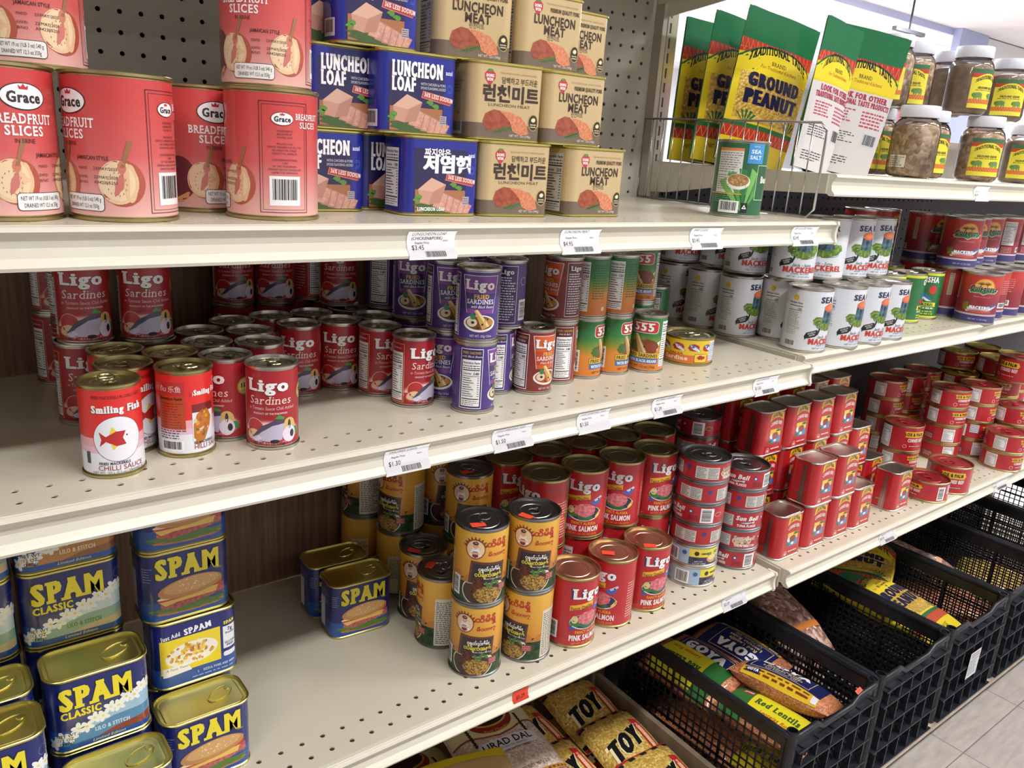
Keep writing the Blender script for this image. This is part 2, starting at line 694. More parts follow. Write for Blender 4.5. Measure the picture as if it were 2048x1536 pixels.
def plate_of_sardines(a, cx, cy, s=1.0, sauce='6a3a1c', spicy=False):
    a.ell(cx, cy, 19 * s, 10 * s, 'e9e6e2', 3)
    a.ell(cx, cy + .6 * s, 16.5 * s, 8 * s, sauce, 3.2)
    a.poly([(cx - 7 * s, cy + 15 * s), (cx - 3 * s, cy + 16 * s), (cx + 12 * s, cy - 3 * s), (cx + 3 * s, cy - 7 * s)], 'c89a4e', 3.6)
    a.poly([(cx - 5.5 * s, cy + 15 * s), (cx - 3 * s, cy + 16 * s), (cx + 12 * s, cy - 3 * s), (cx + 9 * s, cy - 4 * s)], 'e6cf96', 3.8)
    a.ell(cx + 11 * s, cy + 2 * s, 6 * s, 4 * s, 'b8803a', 3.5, rot=-20)
    a.ell(cx - 9 * s, cy + 1 * s, 6 * s, 5 * s, 'd9c9a8', 3.5)
    a.ell(cx - 8 * s, cy + 1 * s, 2 * s, 1.6 * s, '2c1c12', 3.8)
    blob(a, cx - 8 * s, cy + 8 * s, 4 * s, 3 * s, '2f7a48', 3.7, 4, jag=.3)
    for q in ((3, -1), (-2, -5), (9, 5)):
        a.ell(cx + q[0] * s, cy + q[1] * s, 1.3 * s, 1.2 * s, '20140e', 4, n=8)


def art_fried(base2, panel, band, text2, panel_dark, plate):
    a = Art()
    a.poly([(-22, 73), (22, 73), (16, 30), (-16, 30)], 'e8e0ec', 1)
    a.poly([(-21, 72.3), (21, 72.3), (15.4, 30), (-15.4, 30)], panel, 1.4)
    a.poly([(-18.6, 53), (18.6, 53), (16, 35), (-16, 35)], band, 1.8)
    ligo_word(a, 0, 57.5, 10.5, 36, shadow=base2)
    a.text('FRIED', 1, 47.2, 4.4, 'e2b34a', w=18, bold=0.03, serif=0.8)
    a.text('SARDINES', 0, 41, 5, 'f0ecf2', w=32, bold=0.01, serif=0.8)
    a.text(text2, 2, 36.2, 3.2, 'ece6f0', w=26, shear=0.3)
    plate_of_sardines(a, 0, 18.5, 1.0, plate)
    a.text('NET WT. 155g / 5.5oz', 2, 2.6, 2.6, 'e8e0ec', w=26)
    a.rect(-54, 2, -27, 74, 'ece6f0', 1)
    a.rect(-53.2, 3, -27.8, 73.2, panel_dark, 1.3)
    a.text('FRIED SARDINES', -40.5, 68, 2.8, 'e2b34a', w=22, serif=.6)
    a.text(text2, -40.5, 63.8, 2.4, 'ece6f0', shear=.3)
    a.nutrition(-51.5, 5, -29.5, 61, '140', L=2)
    a.rect(27, 3, 54, 74, 'ece6f0', 1)
    a.rect(27.6, 3.8, 53.4, 73.2, panel_dark, 1.3)
    ligo_word(a, 40.5, 64, 5.5, 18, shadow=base2)
    a.lines(29.5, 6, 51.5, 61, 17, 'ddd6e4', 2, 0.45, 12)
    a.barcode(58, 6, 72, 32, True)
    a.ell(64, 55, 5, 5, 'c9b0c4', 2, n=16)
    a.ell(64, 55, 4.3, 4.3, panel_dark, 2.3, n=16)
    return a


def art_555():
    a = Art()
    a.rrect(-21, 54, 21, 72, 5, 'e9e4da', 1)
    a.rrect(-20.2, 54.8, 20.2, 71.2, 4.5, 'c22a2e', 1.5)
    a.text('555', 0, 57.5, 11, 'f2eee6', w=32, bold=0.07, serif=1.3, L=3, shadow=(-.6, -.6, '4a1012'))
    a.poly([(-4, 24), (26, 44), (22, 30), (10, 22)], 'efece6', 1.5)
    blob(a, 2, 34, 21, 11, '7a3d22', 2, 5, jag=.1)
    blob(a, -17, 34, 6, 7, '3e6a2c', 2.3, 6, jag=.3)
    a.poly([(-14, 52), (-9, 52), (6, 26), (-6, 24)], 'b8905a', 2.6)
    a.poly([(-12, 52), (-9, 52), (6, 26), (2, 25)], 'dcc494', 2.8)
    blob(a, 12, 34, 8, 6, '8e3c22', 2.6, 8)
    a.ell(2, 34, 1.4, 1.4, '20140e', 3.2, n=8)
    a.rect(-26, 17, 27, 25.5, '2a2012', 2)
    a.rect(-25.5, 17.5, 26.5, 25, 'e6bf45', 2.4)
    a.text('FRIED SARDINES', 0, 18.9, 4.6, '241a10', w=48, bold=0.03, serif=.5)
    a.rect(-25, 9.5, 24, 16.8, '2f6fb4', 2.4)
    a.text('WITH BLACK-BEANS', 0, 11.2, 3.8, 'f2f2f2', w=45, bold=0.04, serif=.6)
    a.text('NET WT. 5.5 oz (155g)', 0, 3, 3.4, '4a2410', w=42)
    a.nutrition(27, 5, 47, 72, '150')
    a.barcode(-50, 5, -40, 36, True)
    a.lines(-76, 36, -42, 68, 10, '1d4a22', 1.5, .3, 4)
    a.lines(52, 22, 76, 70, 14, '1d4a22', 1.5, .3, 6)
    a.ell(-62, 9, 3, 3, 'e8d8c4', 2, n=14)
    a.ell(70, 9, 3, 3, 'e8d8c4', 2, n=14)
    return a


def generic_fish(a, cx, cy, s, L=3):
    a.poly([(cx + 12 * s, cy + 3 * s), (cx + 7 * s, cy + 8 * s), (cx - 2 * s, cy + 8 * s), (cx - 11 * s, cy + 3 * s), (cx - 17 * s, cy + 8 * s), (cx - 15 * s, cy), (cx - 17 * s, cy - 7 * s), (cx - 11 * s, cy - 2 * s), (cx - 2 * s, cy - 7 * s), (cx + 7 * s, cy - 6 * s), (cx + 12 * s, cy - 1 * s)], 'b8262a', L)
    a.poly([(cx - 1 * s, cy + 8 * s), (cx - 5 * s, cy + 13 * s), (cx - 8 * s, cy + 5 * s)], 'e2cf3a', L - .2)
    a.poly([(cx - 1 * s, cy - 7 * s), (cx - 5 * s, cy - 11 * s), (cx - 7 * s, cy - 4 * s)], 'e2cf3a', L - .2)
    a.poly([(cx + 12 * s, cy + 3 * s), (cx + 7 * s, cy + 8 * s), (cx + 4 * s, cy + 1 * s), (cx + 7 * s, cy - 6 * s), (cx + 12 * s, cy - 1 * s)], 'eceaf0', L + .3)
    a.ell(cx + 8 * s, cy + 3.2 * s, .9 * s, .9 * s, INK, L + .6, n=8)


def art_smile():
    a = Art()
    U = 83.2
    a.rect(-U, 33, U, 76.5, 'dc2a26', .5)
    a.rect(-U, 25, U, 33, 'e8a7b0', .5)
    a.rect(-U, 19, U, 25, 'e6bcd0', .5)
    a.text('FRIED MACKERELS IN CHILLI SAUCE', 2, 69, 2.8, '5a1010', w=44)
    a.text('Smiling Fish', 2, 56.5, 6.2, 'f4f2f2', w=44, bold=0.07, serif=.5, L=3, shadow=(-.5, -.5, '701010'))
    a.ell(0, 32, 20.5, 21, '8e2030', 1.2, n=40)
    a.ell(0, 32, 20, 20.5, 'e9ebf4', 1.5, n=40)
    generic_fish(a, 0, 32, .9, 2.5)
    a.text('FRIED MACKERELS', -4, 8.6, 2.3, '2b2f4a', w=26, bold=.03)
    a.text('CHILLI SAUCE', 2, 3.2, 4.6, 'a02030', w=40)
    a.text('NET WT. 155 g. (5.5 oz.) DRAINED WT. 93 g.', 4, 0.2, 2.0, INK, w=54)
    a.rect(-29, 9, -25, 20, '3a3a4c', 2)
    c = 60
    a.rect(c - 13, 58, c + 13, 70, 'b53032', 1.5)
    a.text('ยิ้ม 乐鱼', c, 61, 4.5, 'f0d8d0', run=True, maxw=20)
    a.rect(c - 13, 24, c + 13, 57, 'b4441c', 1.5)
    a.text('Nutrition Facts', c, 53, 2.6, '3a0c08', w=22, bold=.03)
    a.lines(c - 12, 25, c + 12, 51, 10, '6a1c10', 2, .2, 3)
    a.lines(c - 13, 14, c + 13, 24, 4, '3a3a44', 2, .4, 8)
    a.barcode(c - 12, 2, c + 11, 13, seed=8)
    for cc in (60 + 35, 60 + 35 - 2 * U):
        a.rect(cc - 16, 12, cc + 14, 48, '7a1418', 1.5)
        a.rect(cc - 16, 12, cc + 14, 40, 'e4e6ee', 1.8)
        blob(a, cc, 26, 9, 17, 'b8701c', 2.2, 11, rot=-15)
        specks(a, cc, 28, 7, 13, 26, 1.8, ['e0942c', 'c4521e', '6e5a34', 'd8c8a0'], 2.6, 5)
        generic_fish(a, cc - 12, 58, .35, 2.5)
        a.text('Smiling Fish', cc + 8, 57, 5, 'f4f2f2', w=30, bold=.07, L=3)
        a.text('CHILLI SAUCE', cc + 6, 3.5, 4.6, 'a02030', w=38)
        a.text('FRIED MACKERELS', cc, 8.8, 2.3, '2b2f4a', w=26, bold=.03)
    return a


def art_salmon():
    a = Art()
    ligo_word(a, 0, 75, 15, 50, outline='262a6a')
    a.poly([(-28, 56), (8, 61), (8, 69), (-28, 64)], 'e8b42e', 2)
    a.text('Fancy Quality', -10, 58.6, 5, '6a2410', w=33, bold=.02, serif=.5, rot=7)
    a.poly([(8, 56), (26, 66), (28, 63), (22, 52), (14, 52)], '3a5fb4', 1.6)
    a.poly([(14, 60), (26, 66), (28, 63), (17, 57)], 'c9cde0', 1.9)
    a.ell(22, 61, 1.4, 1.4, INK, 2.2, n=8)
    a.poly([(-28, 24), (-22, 40), (-10, 30), (-20, 26)], '35569c', 1.6)
    a.ell(0, 38, 27, 13, 'e8e4e6', 1.8, n=36)
    a.ell(0, 38.6, 25.8, 12, '1d2650', 2.1, n=36)
    blob(a, -18, 36, 9, 5, '3d7a3a', 2.4, 3, jag=.35)
    blob(a, 2, 31, 16, 4, '2f6a40', 2.4, 4, jag=.35)
    a.poly([(18, 32), (26, 42), (28, 40), (22, 30)], 'e4cf4a', 2.5)
    a.ell(-20, 42, 5, 6, 'd9c890', 2.5)
    blob(a, 1, 43, 17, 11, noisy('salmon_flesh', 'c25a64', 'e08c92', 220, .5), 2.8, 7, jag=.06)
    a.text('FANCY ALASKA', 1, 19, 4.6, 'e8b42e', w=38, bold=.02)
    a.text('PINK SALMON', 0, 8, 8.5, 'f4f0f0', w=52, bold=.045)
    a.text('NET WT. 14¾ OZ. 418 GRAMS', 1, 2, 3.2, 'e8a03a', w=46)
    a.barcode(-58, 8, -44, 36, True)
    a.rect(-86, 8, -64, 90, 'd8d4cc', 1.4)
    a.nutrition(-85.5, 10, -64.5, 88, '90', L=2)
    a.lines(44, 10, 70, 70, 14, 'e8c0b0', 2, .35)
    a.rect(70, 1, 76, 100, '4a7a2e', 1)
    return a


def art_paste():
    a = Art()
    a.rect(-113, 0, 113, 34, noisy('herb_print', '10180f', '2c5a2a', 130, .4), .6)
    for k in range(-5, 6):
        a.poly([(k * 22 - 10, 30), (k * 22 - 2, 38), (k * 22 + 6, 41), (k * 22 + 12, 36), (k * 22 + 12, 28), (k * 22 - 10, 28)], 'b9772c', .9)
    a.ell(-14, 76, 13, 14, '8e3a1e', 1.5, n=24)
    for k in range(9):
        t = radians(20 + k * 18)
        a.poly([(-14 + 11 * cos(t - .25), 76 + 11 * sin(t - .25)), (-14 + 18 * cos(t), 76 + 18 * sin(t)), (-14 + 11 * cos(t + .25), 76 + 11 * sin(t + .25))], '7a2a1c', 1.4)
    a.ell(-14, 76, 11.6, 12.4, 'e8c8a0', 1.9, n=24)
    a.poly([(-22, 67), (-18, 78), (-10, 78), (-6, 67), (-14, 63.8)], 'ece9ea', 2.2)
    a.poly([(-18, 66), (-17, 73), (-11, 73), (-10, 66), (-14, 64)], '7a2430', 2.5)
    a.ell(-14, 81, 3.6, 4.4, 'd9a988', 2.6)
    a.ell(-14, 84.4, 3.8, 2.4, '20181a', 2.8)
    a.ell(-14, 70.5, 6, 1.5, 'dcb090', 2.9)
    a.text('ထိမိရှိ', 15, 80, 7, 'b4241f', w=30, bold=.03, run=True, L=3)
    a.text('မိသားစု', 16, 67, 4.2, 'b4241f', w=27, bold=.03, run=True, L=3)
    a.poly([(-22, 28), (-19, 60), (28, 56), (26, 27)], '5a2c1c', 1.6)
    a.poly([(-18, 30), (-15.5, 56), (25, 53), (23, 29)], '241a24', 2)
    a.text('ငရုတ်သီးစိမ်း', 6, 46, 4.2, 'f2f0ea', w=30, bold=.03, run=True, rot=-2)
    a.text('ငပိချက်အနှစ်', 5, 38, 5, 'e8d83a', w=37, bold=.03, run=True, rot=-2)
    a.text('Green Chillies Fish Paste', 12, 33.4, 2.2, 'e8e4dc', w=26, rot=-3)
    a.ell(-1, 17, 29, 22, 'd9d4c6', 1.8, n=40, a0=150, a1=390)
    a.ell(-1, 17, 27.4, 20.4, '3a1c12', 2.2, n=40, a0=150, a1=390)
    a.poly([(-19, 14), (-13, 38), (-3, 36), (2, 16), (-8, 6)], noisy('fried_fish_print', '2c130c', '70391f', 300, .5), 2.6)
    blob(a, 5, 12, 18, 12, noisy('paste_print', '4a2a10', 'c8a050', 420, .5), 2.8, 6)
    for q in ((4, 26, 30), (10, 28, -20), (18, 27, 50)):
        a.ell(q[0], q[1], 2, 6, '3d7a32', 3, n=10, rot=q[2])
    a.rect(21, 14, 34, 24, '9c2430', 3)
    a.lines(22, 15, 33, 23, 3, 'e8c8c0', 3.4, .3)
    a.poly([(24, 26), (18, 30), (22, 24)], 'efe9dd', 3)
    a.rect(48, 1, 80, 74, 'd9d2c2', 1.5)
    a.lines(50, 4, 78, 70, 22, '4a463e', 2, .4, 21)
    a.rect(-78, 3, -50, 66, 'd9c9a0', 1.5)
    a.text('ငပိချက်', -64, 58, 4, '2a2420', run=True, maxw=24)
    a.lines(-76, 28, -52, 56, 11, '4a4030', 2, .4, 22)
    a.barcode(-46, 6, -34, 34, True)
    return a


def art_tuna(kind):
    a = Art()
    def word(cx, cy):
        a.text('Sun Bell', cx, cy, 7.6, 'f2eeee', w=40, bold=.05, shear=.22, L=3)
    def bars(cx):
        a.barcode(cx - 11, 1, cx + 11, 26, True, num=False)
    word(0, 15)
    if kind == 0:
        a.text('TUNA FLAKES', 0, 3, 4.2, 'f2eeee', w=34, bold=.05, L=3)
        a.poly([(-12, 10.5), (0, 13.5), (8, 12), (14, 14), (13, 9), (8, 10.6), (0, 8.6)], 'cfd6dc', 2.4)
        a.poly([(-12, 10.5), (0, 13.5), (8, 12), (0, 11)], '5f8a92', 2.6)
    else:
        a.ell(-4, 13, 17, 8.5, 'd8b89a', 2, n=26)
        specks(a, -4, 13, 15, 7.5, 40, 1.7, ['8e5a3c', 'e2cdb0', 'c9986e', '6a3a2a'], 2.3, 3)
        a.text('THON EMIETTES', 2, 2.6, 4, 'f2eeee', w=38, bold=.05, L=3.6)
        word(0, 15)
    a.ell(31, 18, 3.6, 3.6, '2d3d8c', 2, n=16)
    a.ell(31, 18, 2, 2, 'd8dcec', 2.3, n=12)
    a.lines(27, 3, 44, 12, 3, '5c1018', 2, .4)
    bars(58)
    a.ell(78, 15, 7, 4, 'e4b49a', 2, n=16)
    a.ell(78, 15, 6.2, 3.3, 'a82a34', 2.3, n=16)
    a.lines(88, 4, 118, 10, 2, '5c1018', 2, .4)
    for x in (-125, -62):
        a.rect(x, 3, x + 38, 23, 'cfcfc9', 2)
        a.lines(x + 2, 4, x + 17, 22, 7, '55524e', 2.4, .45, 5)
        a.lines(x + 20, 4, x + 36, 22, 7, '55524e', 2.4, .45, 6)
    a.ell(-74, 18, 3.6, 3.6, '2d3d8c', 2, n=16)
    return a


def art_tuna_other():
    a = Art()
    U = 129
    a.rect(-U, 0, U, 28, '9fbcd6', .4)
    a.rect(-4, 0, 50, 13.5, '3a3050', 1)
    a.rect(-4, 13.5, 50, 28, 'e2d23a', 1)
    a.ell(8, 20, 4, 4, '20241c', 1.6, n=16)
    a.text('OMEGA', 22, 18.5, 3.2, '33301c', bold=.04, maxw=14)
    a.ell(6, 9, 3.4, 3.4, '1c1c24', 1.6, n=16)
    a.text('NET WT', 12, 4.6, 2.6, 'e8e4ec', w=14)
    a.text('6.3 OZ (180g)', 14, 1, 2.6, 'e8e4ec', w=22)
    a.ell(37, 11, 11, 8, 'd0a55c', 1.6, n=22)
    a.ell(36, 13, 8, 5, 'e8cf92', 2, n=18)
    for q in ((44, 21), (30, 19), (46, 8)):
        blob(a, q[0], q[1], 4, 3, '6a8a3a', 1.8, 5, jag=.3)
    a.barcode(-46, 1, -22, 24, num=False)
    a.ell(-12, 19, 4, 4, '3c5c94', 1.5, n=14)
    for x in (-118, -84, 62, 92):
        a.lines(x, 3, x + 28, 25, 8, '4a5c74', 1.5, .35, int(x) + 200)
        a.frame(x - 1, 2, x + 29, 26, .4, '5a6c84', 1.2)
    return a


def mackerel_chunk(a, cx, cy, s):
    a.ell(cx + 2 * s, cy - 9 * s, 18 * s, 6 * s, 'd9e4e8', 1.6, n=26)
    a.ell(cx + 2 * s, cy - 10.5 * s, 17 * s, 5.4 * s, '4a86a8', 1.4, n=26)
    for k in range(11):
        t = pi + pi * k / 10
        blob(a, cx + 15 * s * cos(t), cy - 4 * s + 7 * s * sin(t), 6 * s, 5 * s, ('5c7a24', '7c9a34', '4c6a1e')[k % 3], 1.9 + .02 * k, k, n=12, jag=.3)
    a.poly([(cx - 9 * s, cy + 11 * s), (cx - 10 * s, cy - 6 * s), (cx, cy - 9 * s), (cx + 10 * s, cy - 6 * s), (cx + 11 * s, cy + 11 * s)], noisy('mackerel_skin', '1c2c38', '4f7484', 160, .4), 2.4)
    a.ell(cx + 1 * s, cy + 11 * s, 10.4 * s, 5 * s, 'd0603a', 2.7, n=24)
    a.ell(cx + 2 * s, cy + 11.6 * s, 8 * s, 3.4 * s, 'dd7a4c', 2.9, n=22)


def art_sea():
    a = Art()
    a.text('SEA R', 4, 81, 9.4, '262c4e', w=42, bold=.06, L=3)
    mackerel_chunk(a, 5, 57, 1.42)
    a.poly([(-36, 24), (-33, 30), (-17, 36), (-14, 34), (-13, 39), (-10, 37), (-13, 28), (-18, 24), (-33, 20), (-34, 17)], '1c1c20', 2)
    a.text('PACKED IN', -24, 29, 2.6, 'eeeeee', w=13, rot=22, L=3)
    a.text('WATER', -23, 25.5, 2.6, 'eeeeee', w=10, rot=22, L=3)
    a.text('Jack - June', 4, 21.5, 5, '2c3450', w=34, shear=.1)
    a.text('MACKEREL', 6, 11.2, 9, 'c23a24', w=68, bold=.08, L=3)
    a.text('IN BRINE - SALT ADDED', 3, 7.6, 2.6, '3a5a9c', w=33)
    a.text('NET WT. 15 OZ (425 g)', 1, 2.6, 3, '5c6478', w=42)
    a.ell(-58, 86, 5, 5, 'd8b83a', 2, n=20)
    a.rect(-70, 22, -45, 80, 'dcdcdc', 1.2)
    a.text('Nutrition Facts', -57.5, 76, 3, INK, w=24, bold=.02)
    a.rect(-70, 71.5, -45, 72.6, INK, 2)
    a.text('100', -46, 66, 3, INK, bold=.03, align='r')
    a.rect(-70, 64.4, -45, 65.2, INK, 2)
    a.lines(-70, 38, -45, 63, 12, '55555a', 2, .3, 3)
    a.rect(-70, 36.6, -45, 37.2, INK, 2)
    a.lines(-70, 24, -45, 36, 4, '77777c', 2, .3, 8)
    a.barcode(-70, 3, -48, 15, bg='e8e8e8')
    a.lines(56, 50, 74, 90, 9, 'b04a3c', 2, .3, 3)
    for k in range(9):
        a.rect(-119, 14 + k * 8.5, 119, 14.5 + k * 8.5, 'd3d6dc', .6)
    return a


def art_green_mackerel():
    a = Art()
    U = 107
    a.rect(-U, 90, U, 95, 'd8d83a', .6)
    a.rect(-U, 0, U, 4, 'd8d83a', .6)
    for cx in (0, 107, -107):
        a.text('GEISHA', cx + 2, 76, 11, 'f0f2ee', w=44, bold=.05, serif=.7)
        a.poly([(cx - 22, 62), (cx - 10, 60), (cx + 12, 42), (cx + 16, 36), (cx + 4, 36), (cx - 14, 50)], '2f6a9c', 1.6)
        a.poly([(cx - 14, 52), (cx + 10, 38), (cx + 16, 36), (cx + 4, 36), (cx - 14, 50)], 'e4e8ec', 1.9)
        a.ell(cx + 14, 60, 8, 9, 'c8302a', 1.8)
        blob(a, cx - 14, 42, 9, 5, 'b42a2a', 1.7, 3, jag=.3)
        a.rect(cx - 26, 24, cx + 26, 33, 'd8d83a', 1.6)
        a.text('MACKEREL' if cx == 0 else 'MAQUEREAU', cx, 25.4, 6, '1c3c1c', w=44, bold=.05)
        a.lines(cx - 24, 18, cx + 24, 23, 1, 'c9dcc0', 1.6, .6)
        a.lines(cx - 24, 6, cx + 24, 16, 2, 'b8c83a', 1.6, .5)
    a.rect(44, 34, 62, 88, 'a9c840', 1.6)
    a.lines(45, 35, 61, 87, 16, '2c6a2c', 2, .5, 7)
    a.lines(44, 8, 62, 30, 6, 'b8c83a', 1.6, .4, 9)
    return a


def art_quish():
    a = Art()
    U = 127.3
    a.rect(-U, 0, U, 14, '3a3470', .6)
    a.rect(-U, 14.5, U, 16, 'e4e0e6', .8)
    a.rect(-U, 17, U, 17.8, 'e4e0e6', .8)
    a.ell(0, 72, 21, 21, 'd88a3a', 1.4, a0=0, a1=180)
    a.ell(0, 72, 19, 19, 'e8b04a', 1.6, a0=0, a1=180)
    for q in (-7, 5):
        for k in range(5):
            t = radians(20 + k * 35)
            a.line([(q, 80), (q + 7 * cos(t), 80 + 5 * sin(t))], 1.6, '5a3a1e', 2)
        a.line([(q, 72), (q, 80)], 1.2, '5a3a1e', 2)
    a.poly([(-30, 66), (-18, 70), (0, 68), (18, 72), (31, 69), (24, 62), (8, 62), (0, 58), (-8, 62), (-26, 61)], 'dfe2d2', 1.9)
    a.poly([(-28, 66), (-18, 69), (0, 67), (18, 71), (29, 68.4), (23, 63), (8, 63), (0, 59.4), (-8, 63), (-25, 62)], '3a7a44', 2.2)
    a.text('Quisqueya', 0, 67.5, 10, '1f3c26', w=54, bold=.05, serif=.3, shear=.12, L=3.4, shadow=(-.5, .4, 'dfe2d2'))
    a.text('PREMIUM QUALITY', 0, 53, 2, 'd8a0a0', w=34)
    a.poly([(-32, 30), (-10, 32), (8, 33), (34, 41), (36, 36), (20, 26), (-6, 22), (-26, 21)], 'c9d0d8', 1.6)
    a.poly([(-12, 31), (8, 33), (34, 41), (36, 37), (16, 31), (-6, 28)], '2f5c9c', 1.8)
    a.text('MACKEREL', 0, 28, 6.4, 'f2f0f2', w=42, bold=.08, L=3.4, shadow=(-.5, -.6, '1c1420'))
    blob(a, 0, 23, 26, 3, 'c2564a', 1.9, 4)
    blob(a, -30, 32, 6, 9, '7a6a24', 1.7, 5, jag=.3)
    a.text('NET WT. 15 OZ (425g)', 0, 5, 3, 'c9c4e0', w=38)
    a.nutrition(56, 38, 84, 92, '100')
    a.lines(58, 20, 82, 34, 4, 'd8a0a0', 2, .4)
    a.lines(92, 52, 118, 84, 7, 'd88a80', 2, .4)
    a.barcode(94, 22, 114, 34)
    a.rect(-66, 44, -56, 92, 'b9a98a', 1.4)
    a.lines(-65, 46, -57, 90, 12, '4a4034', 1.8, .3)
    a.barcode(-96, 20, -78, 32)
    return a


def ox_front(a, s=1.0, cy=0, picture=True, wide=False):
    W = 34 if not wide else 40
    pts = []
    n = 8
    for k in range(n + 1):
        q = -1 + 2 * k / n
        pts.append((q * W / 2 * 1.0, cy + 64 * s + 6 * (1 - q * q) + 9 * s - 3))
    for k in range(n, -1, -1):
        q = -1 + 2 * k / n
        pts.append((q * W / 2 * 1.08, cy + 64 * s + 6 * (1 - q * q) - 6))
    a.poly(pts, 'e2b62c', 2)
    a.text('OX & PALM', 0, cy + 61.5 * s, 6.2, '231a10', w=W * .86, bold=.06, arc=5, L=3)
    a.text('CORNED BEEF', 0, cy + 50 * s, 5.4, 'f0e2e0', w=W * .92, bold=.04, arc=3, L=3)
    if picture:
        x0, x1, y0, y1 = -14, 14, cy + 22 * s, cy + 45 * s
        a.rect(x0, y0, x1, y1, '3f86b8', 1.8)
        a.rect(x0, (y0 + y1) / 2, x1, y1, 'e8c04a', 2)
        blob(a, -9, (y0 + y1) / 2, 5, 4, 'e4e6ea', 2.2, 3)
        blob(a, 0, (y0 + y1) / 2, 8, 6, '8e2a24', 2.5, 5)
        blob(a, 1, y0 + 4, 4, 2.4, 'e4e6ea', 2.5, 7)
        for k in range(5):
            t = radians(10 + 40 * k)
            a.line([(8, y1 - 4), (8 + 6 * cos(t), y1 - 4 + 4 * sin(t))], 2, '2f6a34', 2.6)
        blob(a, -11, y0 + 3, 4, 3, '2f6a34', 2.4, 8)
        a.ell(-15, cy + 10 * s, 5, 5, 'e8cfcb', 2, n=18)
        a.ell(-15, cy + 10 * s, 4.3, 4.3, 'b9222a', 2.3, n=18)
        a.poly([(-18, cy + 10 * s), (-15, cy + 12.5 * s), (-12, cy + 11 * s), (-13, cy + 8 * s), (-16, cy + 8 * s)], 'e8cfcb', 2.5)
        a.lines(-7, cy + 11 * s, 15, cy + 14 * s, 1, 'f0e2e0', 2.2, .7)
        a.lines(-8, cy + 4 * s, 14, cy + 7 * s, 1, 'e08a80', 2.2, .7)


def art_ox_tin(W, D):
    a = Art()
    b = Art()
    ox_front(b)
    a.place(b, 3, -6, 1.16)
    # side seam strip of bare tin, then a plain panel
    for sx in (-1, 1):
        c = sx * 57
        a.rect(c - 6, 0, c + 6, 74, M('b9a09a', .3, 1.0, name='bare_tin_seam'), 1)
        a.rect(c + 1, 0, c + 1.8, 74, M('e8e4e0', .3, 1.0, name='bright_seam'), 2)
        a.rect(c - 14, 16, c + 4, 19, M('b9a09a', .3, 1.0), 1.2)
    return a


def art_ox_round(h):
    a = Art()
    for cx in (0, 140):
        a.poly([(cx - 26, h * .86), (cx + 24, h * .86), (cx + 28, h * .72), (cx + 24, h * .60), (cx - 24, h * .60), (cx - 22, h * .72)], 'e2b62c', 1.6)
        a.text('OX & PALM', cx, h * .665, h * .14, '231a10', w=42, bold=.06, L=3)
        a.text('CORNED BEEF', cx + 4, h * .40, h * .145, 'f0e2e0', w=42, bold=.06, L=3)
        a.ell(cx - 22, h * .2, 4.4, 4.4, 'e8cfcb', 2, n=16)
        a.ell(cx - 22, h * .2, 3.6, 3.6, 'b4202c', 2.3, n=16)
        a.rect(cx - 14, h * .2 - 1, cx + 22, h * .2 + 2, '7a1420', 1.6)
        a.lines(cx - 12, h * .2 - .6, cx + 20, h * .2 + 1.6, 1, 'f0e2e0', 2, .6)
    a.nutrition(-84, 2, -56, h - 2, '120')
    a.barcode(60, 2, 78, h - 4, True)
    a.rect(86, h * .4, 106, h * .95, 'dfe0ea', 1.6)
    a.lines(87, h * .45, 105, h * .92, 4, '5a6aa0', 2, .4)
    a.rect(-130, h * .1, -104, h * .5, '7a1420', 1.6)
    a.lines(-128, h * .14, -106, h * .46, 4, 'e8cfcb', 2, .4)
    return a


def art_bean_can():
    a = Art()
    a.rect(-36, 30, 2, 92, 'dad9d6', 1)
    a.rect(-36, 88, 2, 92, 'd98b4a', 1.4)
    a.lines(-34, 58, 0, 87, 9, '6a6a68', 1.6, .3, 4)
    a.lines(-34, 34, -10, 56, 7, '6a6a68', 1.6, .3, 5)
    a.ell(-1, 46, 17, 11, 'ece9e6', 2, n=26, a0=0, a1=360)
    a.ell(-1, 48, 15, 8.6, 'a8804c', 2.3, n=26)
    specks(a, -1, 48, 13, 7, 40, 1.5, ['d9b67c', '8a5c30', 'c49a5c'], 2.6, 4)
    a.rect(2, 28, 40, 54, '3f8a44', 1.2)
    a.rect(-60, 28, 6, 29.4, 'd8a84a', 2)
    for k in range(5):
        t = radians(60 + k * 18)
        a.poly([(10, 2), (10 + 50 * cos(t - .12), 2 + 60 * sin(t - .12)), (10 + 56 * cos(t + .1), 2 + 64 * sin(t + .1))], ('4f9a48', '74b45a', '2f7a3a')[k % 3], 1.5 + .05 * k)
    a.rect(8, 72, 33, 100, '3d8fd0', 2.6)
    a.text('WITH', 20, 94, 2.4, 'cfe4f4', L=3)
    a.text('SEA', 20, 86, 5, 'dceaf6', bold=.04, w=16, L=3)
    a.text('SALT', 20, 78, 5, 'dceaf6', bold=.04, w=18, L=3)
    a.lines(-36, 16, -6, 27, 4, '7ab48a', 1.4, .3, 7)
    a.barcode(-26, 2, 4, 19)
    a.rect(7, 3, 17, 17, '141416', 2.6)
    a.ell(12, 10.5, 4, 4, 'f2f2f2', 3, n=3, rot=90)
    a.ell(12, 10.5, 1.6, 1.6, '141416', 3.3, n=3, rot=90)
    a.rect(26, 22, 50, 70, '1f5a34', 2.7)
    a.frame(26, 22, 50, 70, .8, 'cfe0b0', 3)
    a.text('Beans', 46, 46, 9, 'e8efe4', w=24, bold=.05, L=3.4)
    return a


def art_small_green():
    a = Art()
    a.nutrition(-14, 6, 10, 62, '70')
    a.rect(-15, 62, 12, 72, '12351f', 1.5)
    a.frame(-16, 4, 12, 73, .6, 'c9d8c4', 2)
    a.lines(-13, 63, 9, 70, 2, 'e0e8dc', 2, .4)
    return a


